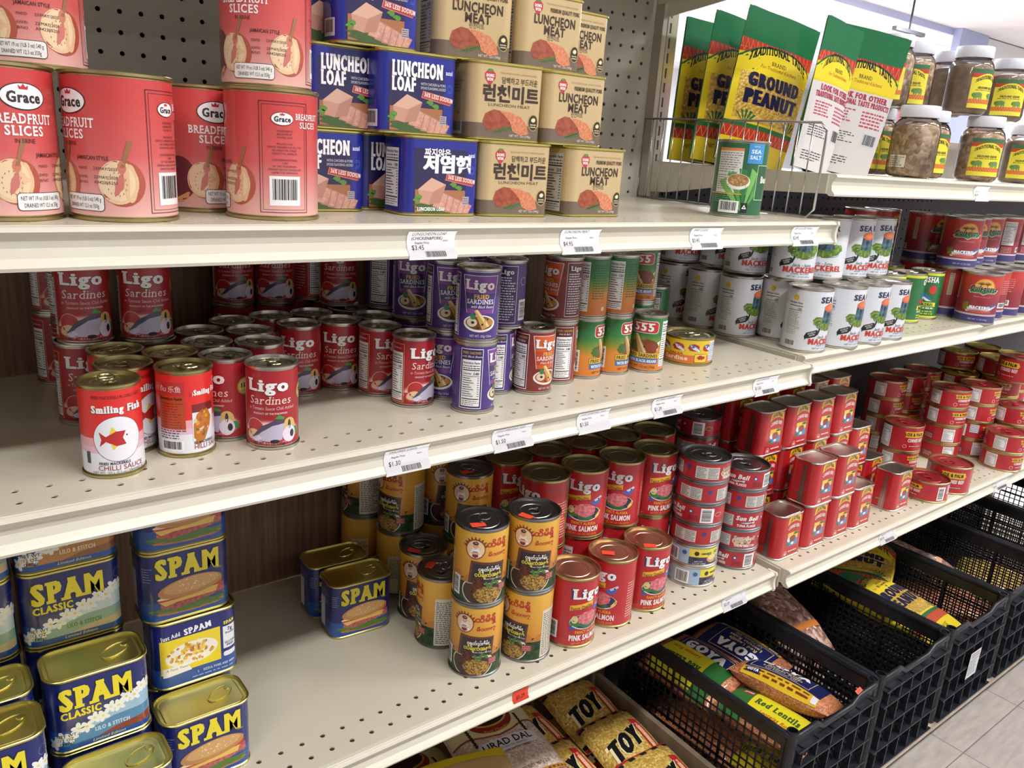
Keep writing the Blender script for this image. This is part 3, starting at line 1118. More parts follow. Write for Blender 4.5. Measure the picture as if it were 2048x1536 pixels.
def art_flat_sardine():
    a = Art()
    U = 123
    a.rect(-U, 0, U, 12, 'd8722a', .6)
    for k in range(-4, 6):
        cx = -14 + k * 24
        blob(a, cx, 24, 9, 5.6, 'a82a24', 1.4, k + 20, jag=.1)
        a.poly([(cx - 8, 29), (cx + 2, 27), (cx + 12, 19), (cx + 8, 18), (cx - 2, 22)], '3b6fa8', 1.8)
        a.poly([(cx - 6, 28), (cx + 3, 25), (cx + 11, 19), (cx + 8, 18), (cx - 2, 22)], 'd4dce6', 2)
    a.text('SALSA', -16, 12.5, 3, 'a83a1c', w=22, bold=.04)
    a.text('Sardine', -16, 4.2, 6, 'f0d8c0', w=38, bold=.06, serif=.5, L=3)
    a.rrect(12, 1, 34, 15, 3, '5a2a1c', 1.8)
    a.rrect(12.6, 1.6, 33.4, 14.4, 2.6, 'e8c43a', 2.1)
    blob(a, 23, 9, 6, 3.4, '9c2a24', 2.5, 6, jag=.4)
    a.rect(38, 3, 56, 33, 'dfe6f0', 1.8)
    a.lines(39, 4, 55, 32, 9, '4c6a9c', 2.1, .4, 3)
    return a


def breadfruit(a, cx, cy, s, stem=True, L=2, flip=1):
    a.ell(cx, cy, 17 * s, 18 * s, 'b0523f', L, n=30)
    a.ell(cx - 3 * s * flip, cy + .5 * s, 15 * s, 17 * s, 'e4c29a', L + .2, n=30)
    a.ell(cx - 3.6 * s * flip, cy + 1 * s, 13 * s, 15 * s, 'e9cda8', L + .4, n=30)
    a.ell(cx + 6 * s * flip, cy, 5 * s, 15 * s, 'e0ba90', L + .5, n=20)
    blob(a, cx - 2 * s, cy - 1 * s, 3.4 * s, 8 * s, 'c9746a', L + .6, 4, jag=.2, rot=-20)
    for k in range(14):
        t = 2 * pi * k / 14
        a.ell(cx - 4 * s + 7 * s * cos(t), cy - 1 * s + 9 * s * sin(t), .35 * s, .8 * s, '9c5a3c', L + .7, n=6)
    if stem:
        a.poly([(cx - 1 * s, cy + 12 * s), (cx + 2 * s, cy + 12 * s), (cx + 9 * s, cy + 32 * s), (cx + 5 * s, cy + 33 * s)], '9c6a44', L + .8)
        blob(a, cx, cy + 12 * s, 3 * s, 5 * s, 'c97a60', L + .7, 6)


def grace_logo(a, cx, cy, s, L=3):
    a.ell(cx, cy, 16 * s, 9.2 * s, '241c20', L, n=36)
    a.ell(cx, cy, 15.2 * s, 8.5 * s, 'f2eff0', L + .3, n=36)
    a.text('Grace', cx + .5 * s, cy - 4 * s, 7 * s, '2a2a2c', w=24 * s, bold=.05, L=L + .7)
    y = cy + 4.6 * s
    a.poly([(cx - 3 * s, y), (cx - 3.6 * s, y + 3 * s), (cx - 1.6 * s, y + 1.6 * s), (cx, y + 4 * s), (cx + 1.6 * s, y + 1.6 * s), (cx + 3.6 * s, y + 3 * s), (cx + 3 * s, y)], 'c02a3a', L + .7)


def art_breadfruit():
    a = Art()
    grace_logo(a, 1, 86, 1.05)
    a.text('BREADFRUIT', 0, 67, 6.6, 'f4e8e6', w=47, bold=.03, serif=.7)
    a.text('SLICES', 0, 58.5, 6.6, 'f4e8e6', w=29, bold=.03, serif=.7)
    a.text('IN BRINE', -1, 53, 3.2, '4a2028', w=15)
    a.text('JAMAICAN STYLE', 19, 43, 3, '3c2024', w=26, bold=.01)
    breadfruit(a, -9, 25, .95)
    breadfruit(a, 41, 26, 1.0)
    a.ell(-34, 26, 16, 20, '6a2c38', 1.6, n=26)
    a.poly([(-44, 4), (-26, 14), (-20, 13), (-30, 5)], 'd89a6a', 1.9)
    a.rrect(-11, 3.5, 27, 17, 3, '3a2428', 3.2)
    a.rrect(-10.5, 4, 26.5, 16.5, 2.6, 'f0ecec', 3.5)
    a.text('NET WT 19 oz (1LB 3 oz) 540 g', 8, 11.3, 3.1, INK, w=33, L=4)
    a.text('DRAINED WT 12.3 oz 350g', 8, 6, 3.1, INK, w=29, L=4)
    for i, (t, u) in enumerate((('MAF/D', '23/MAY/2025'), ('EXP/D', '22/MAY/2028'), ('B/NO', 'A942305251'))):
        y = 35.5 - i * 6.5 + (2.5 if i == 2 else 0)
        a.text(t, 11, y, 2, '3c2024', w=8, L=4)
        a.text(u, 29, y, 2.2, '3c2024', w=18, L=4, rot=-1)
    c = 84
    a.frame(c - 22, 3, c + 22, 98, .55, '3c1a20', 2)
    a.frame(c - 19.6, 5.4, c + 19.6, 95.6, .3, '3c1a20', 2)
    grace_logo(a, c - 2, 84, .62)
    a.text('BREADFRUIT', c + 24, 84, 5, 'f4e8e6', bold=.02, serif=.7, align='c', maxw=28)
    a.text('SLICES', c + 24, 77, 5, 'f4e8e6', bold=.02, serif=.7, align='c', maxw=20)
    for i, t in enumerate(('INGREDIENTS', 'BREADFRUIT', 'WATER, SALT', '', 'PACKED FOR', 'GRACE, KENNEDY & CO. LTD', '64 HARBOUR STREET', 'KINGSTON, JAMAICA', '', 'LICENSEE/REGISTERED', 'USER', 'OF THE TRADEMARK', 'OWNER GRACE FOODS LTD', 'HAMILTON, BERMUDA')):
        if t:
            a.text(t, c, 73 - i * 2.75, 1.6, '5a2430', maxw=32)
    a.barcode(c - 14, 9, c + 14, 35, bg='f2eeee')
    a.lines(-100, 8, -64, 70, 16, '5a2430', 2, .2, 4)
    return a


# rounded tins ------------------------------------------------------
def burger(a, cx, cy, s, L=2):
    blob(a, cx, cy - 11 * s, 33 * s, 4 * s, '4f7a2c', L, 3, n=40, jag=.25)
    blob(a, cx, cy - 13 * s, 30 * s, 4 * s, 'b9763c', L - .1, 3, n=30, jag=.05)
    a.poly([(cx - 26 * s, cy - 3 * s), (cx + 30 * s, cy + 3 * s), (cx + 30 * s, cy - 5 * s), (cx - 14 * s, cy - 12 * s), (cx - 26 * s, cy - 8 * s)], noisy('pink_meat_print', 'a8504e', 'c9746c', 260, .45), L + .2)
    a.poly([(cx - 28 * s, cy - 1 * s), (cx + 24 * s, cy + 2 * s), (cx + 22 * s, cy - 4 * s), (cx - 12 * s, cy - 5 * s), (cx - 22 * s, cy - 7 * s)], 'e8c060', L + .4)
    a.poly([(cx - 28 * s, cy + 2 * s), (cx + 28 * s, cy + 8 * s), (cx + 28 * s, cy + 3 * s), (cx - 8 * s, cy - 2 * s), (cx - 28 * s, cy - 2 * s)], 'c43a2c', L + .6)
    a.ell(cx - 4 * s, cy + 2.6 * s, 25 * s, 2.6 * s, 'ecdfae', L + .7, rot=4)
    a.ell(cx, cy + 8 * s, 28 * s, 9.5 * s, 'c08a4e', L + .9, n=34, rot=4)
    a.ell(cx + 1 * s, cy + 9.5 * s, 24 * s, 7 * s, 'd3a468', L + 1.1, n=30, rot=4)
    specks(a, cx + 1 * s, cy + 10 * s, 23 * s, 6 * s, 26, .8 * s, ['ecd8ac'], L + 1.3, 8)


def spam_word(a, cx, y, h, w, L=4):
    a.text('SPAM', cx, y, h, '14142c', w=w * 1.03, bold=.12, serif=1.1, L=L - 1.2)
    a.text('SPAM', cx, y, h, 'ecdc2c', w=w, bold=.075, serif=1, L=L)


def flower(a, cx, cy, s, L, rot=0):
    for k in range(5):
        t = radians(rot + 72 * k)
        a.ell(cx + s * .55 * cos(t), cy + s * .55 * sin(t), s * .55, s * .34, 'eef0ee', L + .01 * k, n=10, rot=degrees_(t))
    a.ell(cx, cy, s * .22, s * .22, 'e6d870', L + .2, n=8)


def degrees_(t):
    return t * 180 / pi


def ring(a, cx, cy, r, w, col, L):
    a.line([(cx + r * cos(2 * pi * k / 20), cy + r * sin(2 * pi * k / 20)) for k in range(20)], w, col, L, True)


def art_spam(kind, W, D, H):
    a = Art()
    P = (W + D) * 1000 - 20
    a.rect(-P - 8, 0, P + 8, 22, '1d4f9c', .4)
    if kind == 'classic':
        spam_word(a, 2, 49, 22, 68)
        a.text('Classic', 32, 46.5, 1.8, 'ecdc2c', w=7)
        burger(a, 2, 24, 1.2)
        ring(a, 44, 62, 5, .5, '6a7cc0', 2)
    else:
        spam_word(a, -2, 46, 22, 67)
        a.text('CLASSIC', -18, 35.5, 7.5, 'ecdc2c', w=36, bold=.06)
        top = [(-48, 10), (-30, 17), (-10, 26), (10, 35), (30, 44), (46, 48)]
        sky, sea, sand = {'a': ('c9dce4', '8fb0a0', 'c9b88e'), 'b': ('9fc0dc', '4f8ab8', '8a3a34'), 'c': ('d8a86a', 'b9803c', '8c5a34')}[kind]
        a.poly(top + [(46, 6), (-48, 6)], sky, 1.2)
        a.poly([(-48, 6), (-48, 11), (-20, 16), (10, 24), (46, 26), (46, 6)], sea, 1.5)
        a.poly([(-6, 6), (10, 11), (46, 16), (46, 6)], sand, 1.8)
        n = 13
        for k in range(n):
            q = k / (n - 1)
            x = -44 + 88 * q
            y = 10 + 38 * q + (2.5 if k % 2 else -1.5)
            flower(a, x, y, 6.5, 2.4 + .03 * k, rot=k * 31)
        a.text('LILO & STITCH', 8, 13, 4.2, {'a': '5a8a3c', 'b': 'c9dcec', 'c': 'e8d8b8'}[kind], w=32, bold=.06, L=3.4)
        a.text('Limited Edition', 4, 2, 3, 'e8e070', w=30, shear=.25, L=3.4)
        for i, t in enumerate(('NET WT', '12 OZ', '(340g)')):
            a.text(t, -33, 16 - i * 4.4, 3, '22304c', bold=.02, L=3.6)
        ring(a, 43, 60, 4.6, .5, '6a7cc0', 2)
    a.lines(-46, 46, -36, 64, 6, '8fa0d0', 2, .3, 3) if kind == 'classic' else None
    # ends
    c = (W / 2 + D / 2) * 1000 - 10
    for sx in (-1, 1):
        a.lines(sx * c - 18, 44, sx * c + 10, 66, 7, 'a8b4dc', 2, .3, 5)
        a.rect(sx * c - 20, 6, sx * c - 2, 52, 'e6e8ee', 1.8) if sx < 0 else None
    # back: recipe side
    for cx in (P, -P):
        if kind == 'classic':
            a.text('Just Add', cx - 24, 60, 4.6, 'f0f0f2', w=20, bold=.03, serif=.4, rot=6)
            a.text('SPAM', cx + 2, 61, 7, 'f0f0f2', w=24, bold=.06, serif=1, rot=6)
            a.rect(cx - 36, 16, cx + 22, 58, 'e6cf2c', 1.6)
            a.ell(cx - 6, 36, 25, 14, 'ece6d8', 2, n=30, rot=4)
            specks(a, cx - 6, 37, 22, 12, 60, 2.2, ['d8b43a', 'e8cc5c', 'b8684c', 'c98a3c'], 2.4, 4)
            a.poly([(cx - 34, 13), (cx - 4, 15), (cx - 7, 21), (cx - 3, 26), (cx - 34, 24)], 'f0eeea', 2.8)
            a.text('A Tasty Twist!', cx - 19, 20, 2.6, INK, w=24, shear=.2)
            a.rect(cx + 25, 28, cx + 41, 56, 'e6e8ee', 2)
            a.text('SPAM', cx + 33, 59, 3.6, 'ecdc2c', bold=.07, serif=1, w=14)
            a.text('7g', cx + 33, 50, 4, '1c2c5c', bold=.05)
            a.text('Protein', cx + 33, 46, 2.6, '1c2c5c', bold=.04, w=11)
            a.text('GLUTEN', cx + 33, 34, 2.6, '1c2c5c', bold=.04, w=13)
            a.text('FREE', cx + 33, 30.4, 2.6, '1c2c5c', bold=.04, w=9)
            a.rrect(cx + 25, 18, cx + 41, 24, 2, 'e6e8ee', 2)
            a.text('SIZZLE, PORK AND MMM', cx + 20, 8.4, 2.6, 'c9d8f0', w=36, bold=.03, serif=.5)
            a.lines(cx - 4, 3, cx + 38, 6, 1, '9fb4dc', 2, .4)
        else:
            spam_word(a, cx, 45, 17, 66)
    return a


def loaf_slices(a, cx, cy, s, L=2):
    meat = noisy('pink_loaf_print', 'c08a7c', 'd4a492', 300, .45)
    a.rect(cx - 33, cy - 17 * s, cx + 29, cy + 4 * s, 'a46a44', L - .4)
    blob(a, cx + 2, cy - 12 * s, 28 * s, 7 * s, '3c5a2a', L - .2, 3, jag=.25)
    for k in range(5, 0, -1):
        x = cx - 8 * s + 6.6 * s * k
        y = cy - 3.0 * s - 2.4 * s * k
        a.poly([(x - 9 * s, y - 6 * s), (x - 3 * s, y + 9 * s), (x + 9 * s, y + 5 * s), (x + 5 * s, y - 9 * s)], 'b07a6a', L + .1 * (6 - k))
        a.poly([(x - 8 * s, y - 5.6 * s), (x - 2.4 * s, y + 8 * s), (x + 8 * s, y + 4.6 * s), (x + 4 * s, y - 8 * s)], meat, L + .05 + .1 * (6 - k))
    a.poly([(cx - 26 * s, cy + 4 * s), (cx - 12 * s, cy + 15 * s), (cx + 4 * s, cy + 9 * s), (cx - 2 * s, cy - 8 * s), (cx - 14 * s, cy - 10 * s), (cx - 24 * s, cy - 8 * s)], 'c4917f', L + .8)
    a.poly([(cx - 26 * s, cy + 4 * s), (cx - 12 * s, cy + 15 * s), (cx + 4 * s, cy + 9 * s), (cx - 10 * s, cy + 2 * s)], 'd3a893', L + .9)
    a.poly([(cx - 10 * s, cy + 2 * s), (cx + 4 * s, cy + 9 * s), (cx - 2 * s, cy - 8 * s), (cx - 14 * s, cy - 10 * s)], 'b5826f', L + .9)
    for q in ((-27, -6), (12, 9), (18, 6), (-25, -3)):
        blob(a, cx + q[0] * s, cy + q[1] * s, 3.4 * s, 2 * s, '5c8a34', L + 1, 5, n=10, jag=.35)


def art_loaf(kor, W, D, H):
    a = Art()
    c = (W / 2 + D / 2) * 1000 - 10
    w = W * 500 - 10
    a.rect(-w + 2, 0, w - 9, H - 16, '20184a', .6)
    if kor:
        a.text('짜지않은', -8, 60, 6, 'f2f2f4', w=32, bold=.03, run=True)
        a.text('저염햄', 4, 44, 14, 'f2f2f4', w=58, bold=.06, run=True)
        a.text('LUNCHEON LOAF', -14, 2.4, 3.6, 'f2f2f4', w=34, bold=.05, serif=.4)
        a.lines(6, 2, 28, 6, 2, 'd0d0e0', 2, .4)
    else:
        a.text('LUNCHEON', -2, 55, 14, 'f2f2f4', w=60, bold=.085, serif=.5)
        a.text('LOAF', -18, 40.5, 13, 'f2f2f4', w=28, bold=.085, serif=.5)
        a.text('WITH CHICKEN & PORK', 16, 47.5, 2.6, 'd8d8e4', w=30)
        a.text('SMOKE FLAVORING ADDED', 16, 43.5, 2.6, 'd8d8e4', w=30)
    a.poly([(2, 35), (w - 1, 29), (w + 3, 36), (4, 42)], 'd08a7c', 3)
    a.poly([(3, 35.6), (w - 1, 29.6), (w + 2, 35.4), (4.6, 41.4)], 'b03a34', 3.2)
    a.text('36% LESS SODIUM', w / 2 + 4, 34.2, 4, 'f0d8d0', w=w - 2, bold=.04, rot=-8, L=3.8)
    loaf_slices(a, -1, 20, 1.14)
    a.rect(w - 13, 9, w - 5, 18, 'c0b0b4', 3)
    a.lines(w - 12.4, 9.6, w - 5.6, 17.4, 4, '30304a', 3.3, .5)
    a.text('assi', w - 3, 60, 4.4, 'cfd8f4', w=9, bold=.04)
    ring(a, w - 2, 46, 4, .6, '4f64c8', 2)
    ring(a, w - 2, 46, 2.4, .6, '4f64c8', 2)
    # left end: barcode / nutrition
    a.lines(-c - 14, 40, -c + 14, 62, 6, '3a48b8', 1.6, .3, 3)
    if kor:
        a.nutrition(-c - 18, 5, -c + 12, H - 17, '190')
    else:
        a.barcode(-c - 2, 3, -c + 20, 20, bg='c9ccd4')
    a.lines(c - 12, 10, c + 12, 60, 10, '3a48b8', 1.6, .3, 8)
    return a


def art_meat(kor, W, D, H):
    a = Art()
    c = (W / 2 + D / 2) * 1000 - 10
    w = W * 500 - 10
    a.rect(-2 * c - 4, 0, 2 * c + 4, 15, '6f5f50', .5)
    a.poly([(-w + 8, 62), (-w + 8, 67), (-w + 11, 70), (-w + 14.5, 68.5), (-w + 18, 70), (-w + 21, 67), (-w + 21, 62), (-w + 14.5, 54)], 'b8323a', 2)
    a.ell(-w + 14.5, 70.5, 3.6, 1.4, '4f8a3c', 1.9, n=12)
    a.text('DONG', -w + 14.5, 63.4, 3, 'f4e8e4', w=10, bold=.08, L=3)
    a.text('WON', -w + 14.5, 59.4, 3, 'f4e8e4', w=8, bold=.08, L=3)
    a.text('BALANCED FLAVOR - MADE IN KOREA', 12, 68, 1.7, 'a08a68', w=46)
    if kor:
        a.text('담백하고 부드러운', 14, 58.5, 5.2, '4a3624', w=46, run=True, bold=.01)
        a.text('런천미트', 4, 40, 13, '35241a', w=72, run=True, bold=.035)
        a.text('LUNCHEON MEAT', 2, 33.5, 3, '5a4634', w=54)
    else:
        a.text('PREMIUM QUALITY PORK', 16, 60.5, 4.2, '5a4634', w=44, bold=.05)
        a.text('LUNCHEON', 2, 46.5, 9.6, '3a281c', w=62, bold=.03)
        a.text('MEAT', 2, 36, 9, '3a281c', w=32, bold=.03)
        a.text('런천미트', 1, 30.5, 4.4, '5a4634', w=18, run=True)
    m1 = noisy('ham_side_print', '8a3f2a', 'a8553a', 200, .45)
    m2 = noisy('ham_cut_print', 'c4714e', 'd8906c', 360, .45)
    a.poly([(-26, 8), (-31, 16), (-28, 25), (-18, 30), (-8, 29), (2, 24), (6, 12), (-6, 8)], m1, 2)
    a.poly([(-10, 29), (4, 28), (18, 24), (26, 16), (29, 6), (18, 4), (8, 8), (4, 18), (-4, 25)], m2, 2.3)
    a.line([(-16, 6), (4, 12)], 1.2, '4f6a34', 3)
    for k in range(7):
        a.line([(-13 + k * 2.6, 7 + k * .8), (-15 + k * 3.2, 10.4 + k * .6)], .9, '4a7a3c', 3)
        a.line([(-13 + k * 2.6, 7 + k * .8), (-9 + k * 2.6, 5.6 + k * .7)], .9, '4a7a3c', 3)
    a.ell(w - 4, 19, 7, 9, 'c8a85a', 3, n=24)
    a.ell(w - 4, 19, 6.3, 8.3, '2c241c', 3.2, n=24)
    blob(a, w - 4, 22, 3, 2.4, 'e8d8a8', 3.5, 4, n=10)
    a.lines(w - 8, 13, w, 18, 2, 'd8c8a0', 3.5, .5)
    a.text('NET WT. 12oz (340g)', 18, 2, 2.6, 'e8dfd0', w=28)
    if kor:
        a.lines(-c - 14, 46, -c + 8, 60, 4, '8a7454', 1.6, .3, 3)
        a.barcode(-c - 20, 2, -c + 8, 17, bg='bfb4b4')
        a.line([(-c - 4, 24), (-c + 2, 24), (-c - 1, 29)], .7, '6a5a44', 2, True)
    else:
        a.nutrition(-c - 20, 2, -c + 12, H - 12, '210', bg='cfcbc4')
    a.lines(c - 12, 20, c + 12, 60, 9, '8a7454', 1.6, .3, 8)
    return a


# ------------------------------------------------------------------ can, tin, jar prototypes
PROTO = {}
CUTN = 40


def mesh_only(o):
    me = o.data
    bpy.data.objects.remove(o)
    return me


def mk(name, bm, mats, smooth=True, sharp=True):
    me = bpy.data.meshes.new(name)
    bmesh.ops.recalc_face_normals(bm, faces=bm.faces[:])
    bm.to_mesh(me)
    bm.free()
    for m in (mats if isinstance(mats, (list, tuple)) else [mats]):
        me.materials.append(m)
    if smooth:
        for p in me.polygons:
            p.use_smooth = True
        me.set_sharp_from_angle(angle=radians(35))
    return me


def tab_mesh(r, H, metal, s=1.0):
    bm = bmesh.new()
    z = H - 0.0019
    k = min(1.0, r / 0.03) * s
    pts = []
    for i in range(20):
        t = 2 * pi * i / 20
        pts.append((0.0078 * k * cos(t), -0.0075 * k + 0.0088 * k * sin(t), z + 0.0006 * (1 - sin(t))))
    tube(bm, pts, 0.0010 * k, 6, True)
    for i in range(20):
        pass
    vs = box(bm, -0.0055 * k, 0.0055 * k, -0.002 * k, 0.0105 * k, z - 0.0005, z + 0.0003)
    bmesh.ops.bevel(bm, geom=[e for e in bm.edges if len(e.link_faces) == 2 and all(v in vs for v in e.verts) and abs(e.verts[0].co.z - e.verts[1].co.z) > 0.0005], offset=0.003 * k, segments=3, affect='EDGES')
    ret = bmesh.ops.create_cone(bm, cap_ends=True, segments=14, radius1=0.0026 * k, radius2=0.0022 * k, depth=0.0016)
    bmesh.ops.translate(bm, verts=ret['verts'], vec=(0, 0.006 * k, z + 0.0004))
    return mk('pull_tab', bm, metal)


def cyl_wrap(r, z0):
    def f(u, v, off):
        t = u / r
        return ((r + off) * sin(t), -(r + off) * cos(t), v + z0)
    return f


def round_can(key, r, H, art, base, metal=TIN, lidm=None, tab=True, finish=(0.40, 0.0, 0.5, .5), name='label'):
    bm = bmesh.new()
    prof = [(0, .0018), (r - .007, .0018), (r - .004, .0), (r - .001, .0), (r, .0007), (r, .0027), (r - .0014, .0036), (r - .0014, H - .0036), (r, H - .0027), (r, H - .0007), (r - .001, H), (r - .0024, H), (r - .0031, H - .0042)]
    lathe(bm, prof, CUTN)
    body = mk('body', bm, metal)
    bm = bmesh.new()
    lathe(bm, [(r - .0030, H - .0040), (r - .0055, H - .0044), (r - .0075, H - .0034), (r - .0090, H - .0040), (r * .62, H - .0040), (r * .60, H - .0033), (r * .56, H - .0033), (r * .54, H - .0040), (0, H - .0040)], CUTN)
    lid = mk('lid', bm, lidm or metal)
    rl = r - .0011
    hl = (H - .009)
    a = Art()
    a.rect(-pi * rl * 1000, 0, pi * rl * 1000, hl * 1000, base, 0)
    lim = pi * rl * 1000
    for it in art.items:
        us = [p[0] for p in it[2]]
        if max(us) < -lim or min(us) > lim:
            continue
        a.items.append((it[0], it[1], [(min(max(u, -lim), lim), min(max(v, 0.0), hl * 1000)) for u, v in it[2]], it[3]))
    cuts = [(-pi + 2 * pi * k / CUTN) * rl for k in range(1, CUTN)]
    o = bake_art('label', a, cyl_wrap(rl, .0045), cuts, finish=finish)
    parts = [('body', body), ('label', mesh_only(o)), ('lid', lid)]
    if tab:
        parts.append(('pull_tab', tab_mesh(r, H, lidm or metal)))
    PROTO[key] = parts


def rr_outline(W, D, rc, n=6):
    """rounded rectangle, starting at the middle of the front (-y), going towards +x; returns points and running length"""
    pts = [(0.0, -D / 2)]
    for cx, cy, a in ((W / 2 - rc, -D / 2 + rc, -90), (W / 2 - rc, D / 2 - rc, 0), (-W / 2 + rc, D / 2 - rc, 90), (-W / 2 + rc, -D / 2 + rc, 180)):
        for k in range(n + 1):
            t = radians(a + 90 * k / n)
            pts.append((cx + rc * cos(t), cy + rc * sin(t)))
    s = [0.0]
    loop = pts + [pts[0]]
    for a, b in zip(loop, loop[1:]):
        s.append(s[-1] + hypot(b[0] - a[0], b[1] - a[1]))
    return pts, s


def rr_loop(bm, W, D, rc, z):
    return [bm.verts.new((x, y, z)) for x, y in rr_outline(W, D, max(rc, .0008))[0]]


def loft(bm, loops, cap0=True, cap1=True):
    for a, b in zip(loops, loops[1:]):
        n = len(a)
        for k in range(n):
            bm.faces.new((a[k], a[(k + 1) % n], b[(k + 1) % n], b[k]))
    if cap0:
        bm.faces.new(loops[0][::-1])
    if cap1:
        bm.faces.new(loops[-1])


def rect_tin(key, W, D, H, rc, art, base, metal=GOLD, taper=0.0, tab=True, finish=(0.34, 0.0, 0.5, .5), rim=.0022):
    g = .0012
    bm = bmesh.new()

    def tz(z):
        return 1 - taper * z / H
    L = []
    for d, z in ((.005, .0016), (.0022, 0), (0, .0008), (0, rim), (-g, rim + .001), (-g, H - rim - .001), (0.0006, H - rim), (0.0006, H - .0006), (0.0, H), (-.0016, H), (-.0024, H - .0030)):
        d2 = -d if z < .0017 and d > .001 else d
        k = tz(z)
        L.append(rr_loop(bm, (W + 2 * d2) * k, (D + 2 * d2) * k, rc + d2, z))
    loft(bm, L, True, False)
    body = mk('body', bm, metal)
    bm = bmesh.new()
    k = tz(H)
    L = []
    for d, z in ((-.0022, H - .0028), (-.0050, H - .0032), (-.0062, H - .0024), (-.0078, H - .0028)):
        L.append(rr_loop(bm, (W + 2 * d) * k, (D + 2 * d) * k, rc + d, z))
    loft(bm, L, False, True)
    lid = mk('lid', bm, metal)
    We, De, rce = W - 2 * g + .0004, D - 2 * g + .0004, rc - g + .0002
    pts, s = rr_outline(We, De, rce)
    tot = s[-1]
    z0 = rim + .0012
    hl = H - 2 * z0
    loop = pts + [pts[0]]
    nor = []
    N = len(pts)

    def at(u, off, z):
        u = u % tot
        for i in range(N):
            if u <= s[i + 1] + 1e-9:
                break
        q = (u - s[i]) / max(s[i + 1] - s[i], 1e-9)
        (x0, y0), (x1, y1) = loop[i], loop[i + 1]
        x, y = x0 + (x1 - x0) * q, y0 + (y1 - y0) * q
        # outward direction: from the nearest point of the inner rectangle
        ix = min(max(x, -We / 2 + rce), We / 2 - rce)
        iy = min(max(y, -De / 2 + rce), De / 2 - rce)
        nx, ny = x - ix, y - iy
        l = hypot(nx, ny) or 1
        k = tz(z)
        return (x + nx / l * off) * k, (y + ny / l * off) * k, z

    def wrap(u, v, off):
        return at(min(max(u, -tot / 2 + 1e-6), tot / 2 - 1e-6), off, v + z0)
    a = Art()
    lim = tot * 500
    a.rect(-lim, 0, lim, hl * 1000, base, 0)
    for it in art.items:
        us = [p[0] for p in it[2]]
        if max(us) < -lim or min(us) > lim:
            continue
        a.items.append((it[0], it[1], [(min(max(u, -lim), lim), min(max(v, 0.0), hl * 1000)) for u, v in it[2]], it[3]))
    cuts = sorted({round(q if q <= tot / 2 else q - tot, 7) for q in s})
    o = bake_art('label', a, wrap, cuts, finish=finish)
    parts = [('body', body), ('label', mesh_only(o)), ('lid', lid)]
    if tab:
        bm = bmesh.new()
        z = H - .0022
        pts = []
        for i in range(24):
            t = 2 * pi * i / 24
            x, y = .015 * cos(t), .0085 * sin(t)
            c, sn = cos(.55), sin(.55)
            pts.append((W * .22 + c * x - sn * y, .002 + sn * x + c * y, z))
        tube(bm, pts, .0009, 6, True)
        ret = bmesh.ops.create_cone(bm, cap_ends=True, segments=14, radius1=.004, radius2=.0034, depth=.0014)
        bmesh.ops.translate(bm, verts=ret['verts'], vec=(W * .33, .008, z))
        parts.append(('pull_tab', mk('pull_tab', bm, metal)))
    PROTO[key] = parts


def spawn(key, name, label, cat, loc, rz=0.0, group=None, tabrot=None, sticker=None):
    root = thing(name, label, cat, loc, rz, group)
    for pn, me in PROTO[key]:
        o = bpy.data.objects.new(pn, me)
        COL.objects.link(o)
        o.parent = root
        if pn == 'pull_tab' and tabrot is not None:
            o.rotation_euler = (0, 0, tabrot)
    if sticker:
        o = bpy.data.objects.new('price_sticker', sticker[0])
        COL.objects.link(o)
        o.parent = root
        o.location = sticker[1]
        o.rotation_euler = (0, 0, sticker[2])
        o['label'] = 'small orange price sticker'
    return root


SAUCE = 'a01820'
round_can('ligo', .0262, .0855, art_sardine(), 'a51a26', TIN, M('9a9478', .28, 1.0, name='smoky_gold_lacquer'))
round_can('lp', .0262, .0855, art_fried('2c1c5c', '7a3a94', '33266c', 'with Black Beans', '2c1f5e', '6a3a1c'), '45307c', TIN, M('9a9478', .28, 1.0))
round_can('lo', .0262, .0855, art_fried('5a1410', 'd0581e', 'b8401c', 'Hot & Spicy', '5c1814', 'b4421c'), '82281e', TIN, M('9a9478', .28, 1.0))
round_can('s5', .0262, .0855, art_555(), grad('green_to_orange_print', [(0.0, 'd9782a'), (.38, 'd88a2c'), (.52, '7a8f30'), (.66, '2e7a3c'), (1.0, '2a7438')], .0855), TIN, TIN)
round_can('smile', .0265, .0855, art_smile(), 'e6e8f0', GOLD_DK, M('b0aa80', .3, 1.0, name='olive_lacquer'))
round_can('pc', .0262, .0855, art_small_green(), '22703c', TIN, TIN)
round_can('tin', .040, .044, art_flat_sardine(), 'e0c02a', GOLD_DK, M('c4bea4', .3, 1.0, name='cream_lacquer'))
round_can('sea', .038, .108, art_sea(), 'd9dce3', TIN, TIN, tab=False)
round_can('gei', .034, .104, art_green_mackerel(), '1f6a38', TIN, TIN)
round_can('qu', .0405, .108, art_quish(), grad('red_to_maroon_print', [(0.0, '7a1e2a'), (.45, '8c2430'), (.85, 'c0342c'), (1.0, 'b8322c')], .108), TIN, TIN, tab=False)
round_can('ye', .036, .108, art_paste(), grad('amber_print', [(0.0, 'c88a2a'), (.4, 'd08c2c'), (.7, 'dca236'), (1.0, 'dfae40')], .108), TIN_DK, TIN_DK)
round_can('sa', .0378, .110, art_salmon(), 'b81f2a', GOLD_DK, COPPER, tab=False)
round_can('sad', .0378, .110, art_salmon(), 'b81f2a', GOLD_DK, M('a09678', .3, 1.0, name='dull_gold_lacquer'), tab=False)
round_can('sb', .042, .037, art_tuna(0), 'b0202c', TIN_DK, TIN_DK)
round_can('sbm', .042, .037, art_tuna(1), 'b0202c', TIN_DK, TIN_DK)
round_can('cb', .042, .037, art_tuna_other(), '9fbcd6', TIN, TIN)
round_can('gc', .0375, .108, art_bean_can(), '1f6038', TIN, TIN, tab=False)
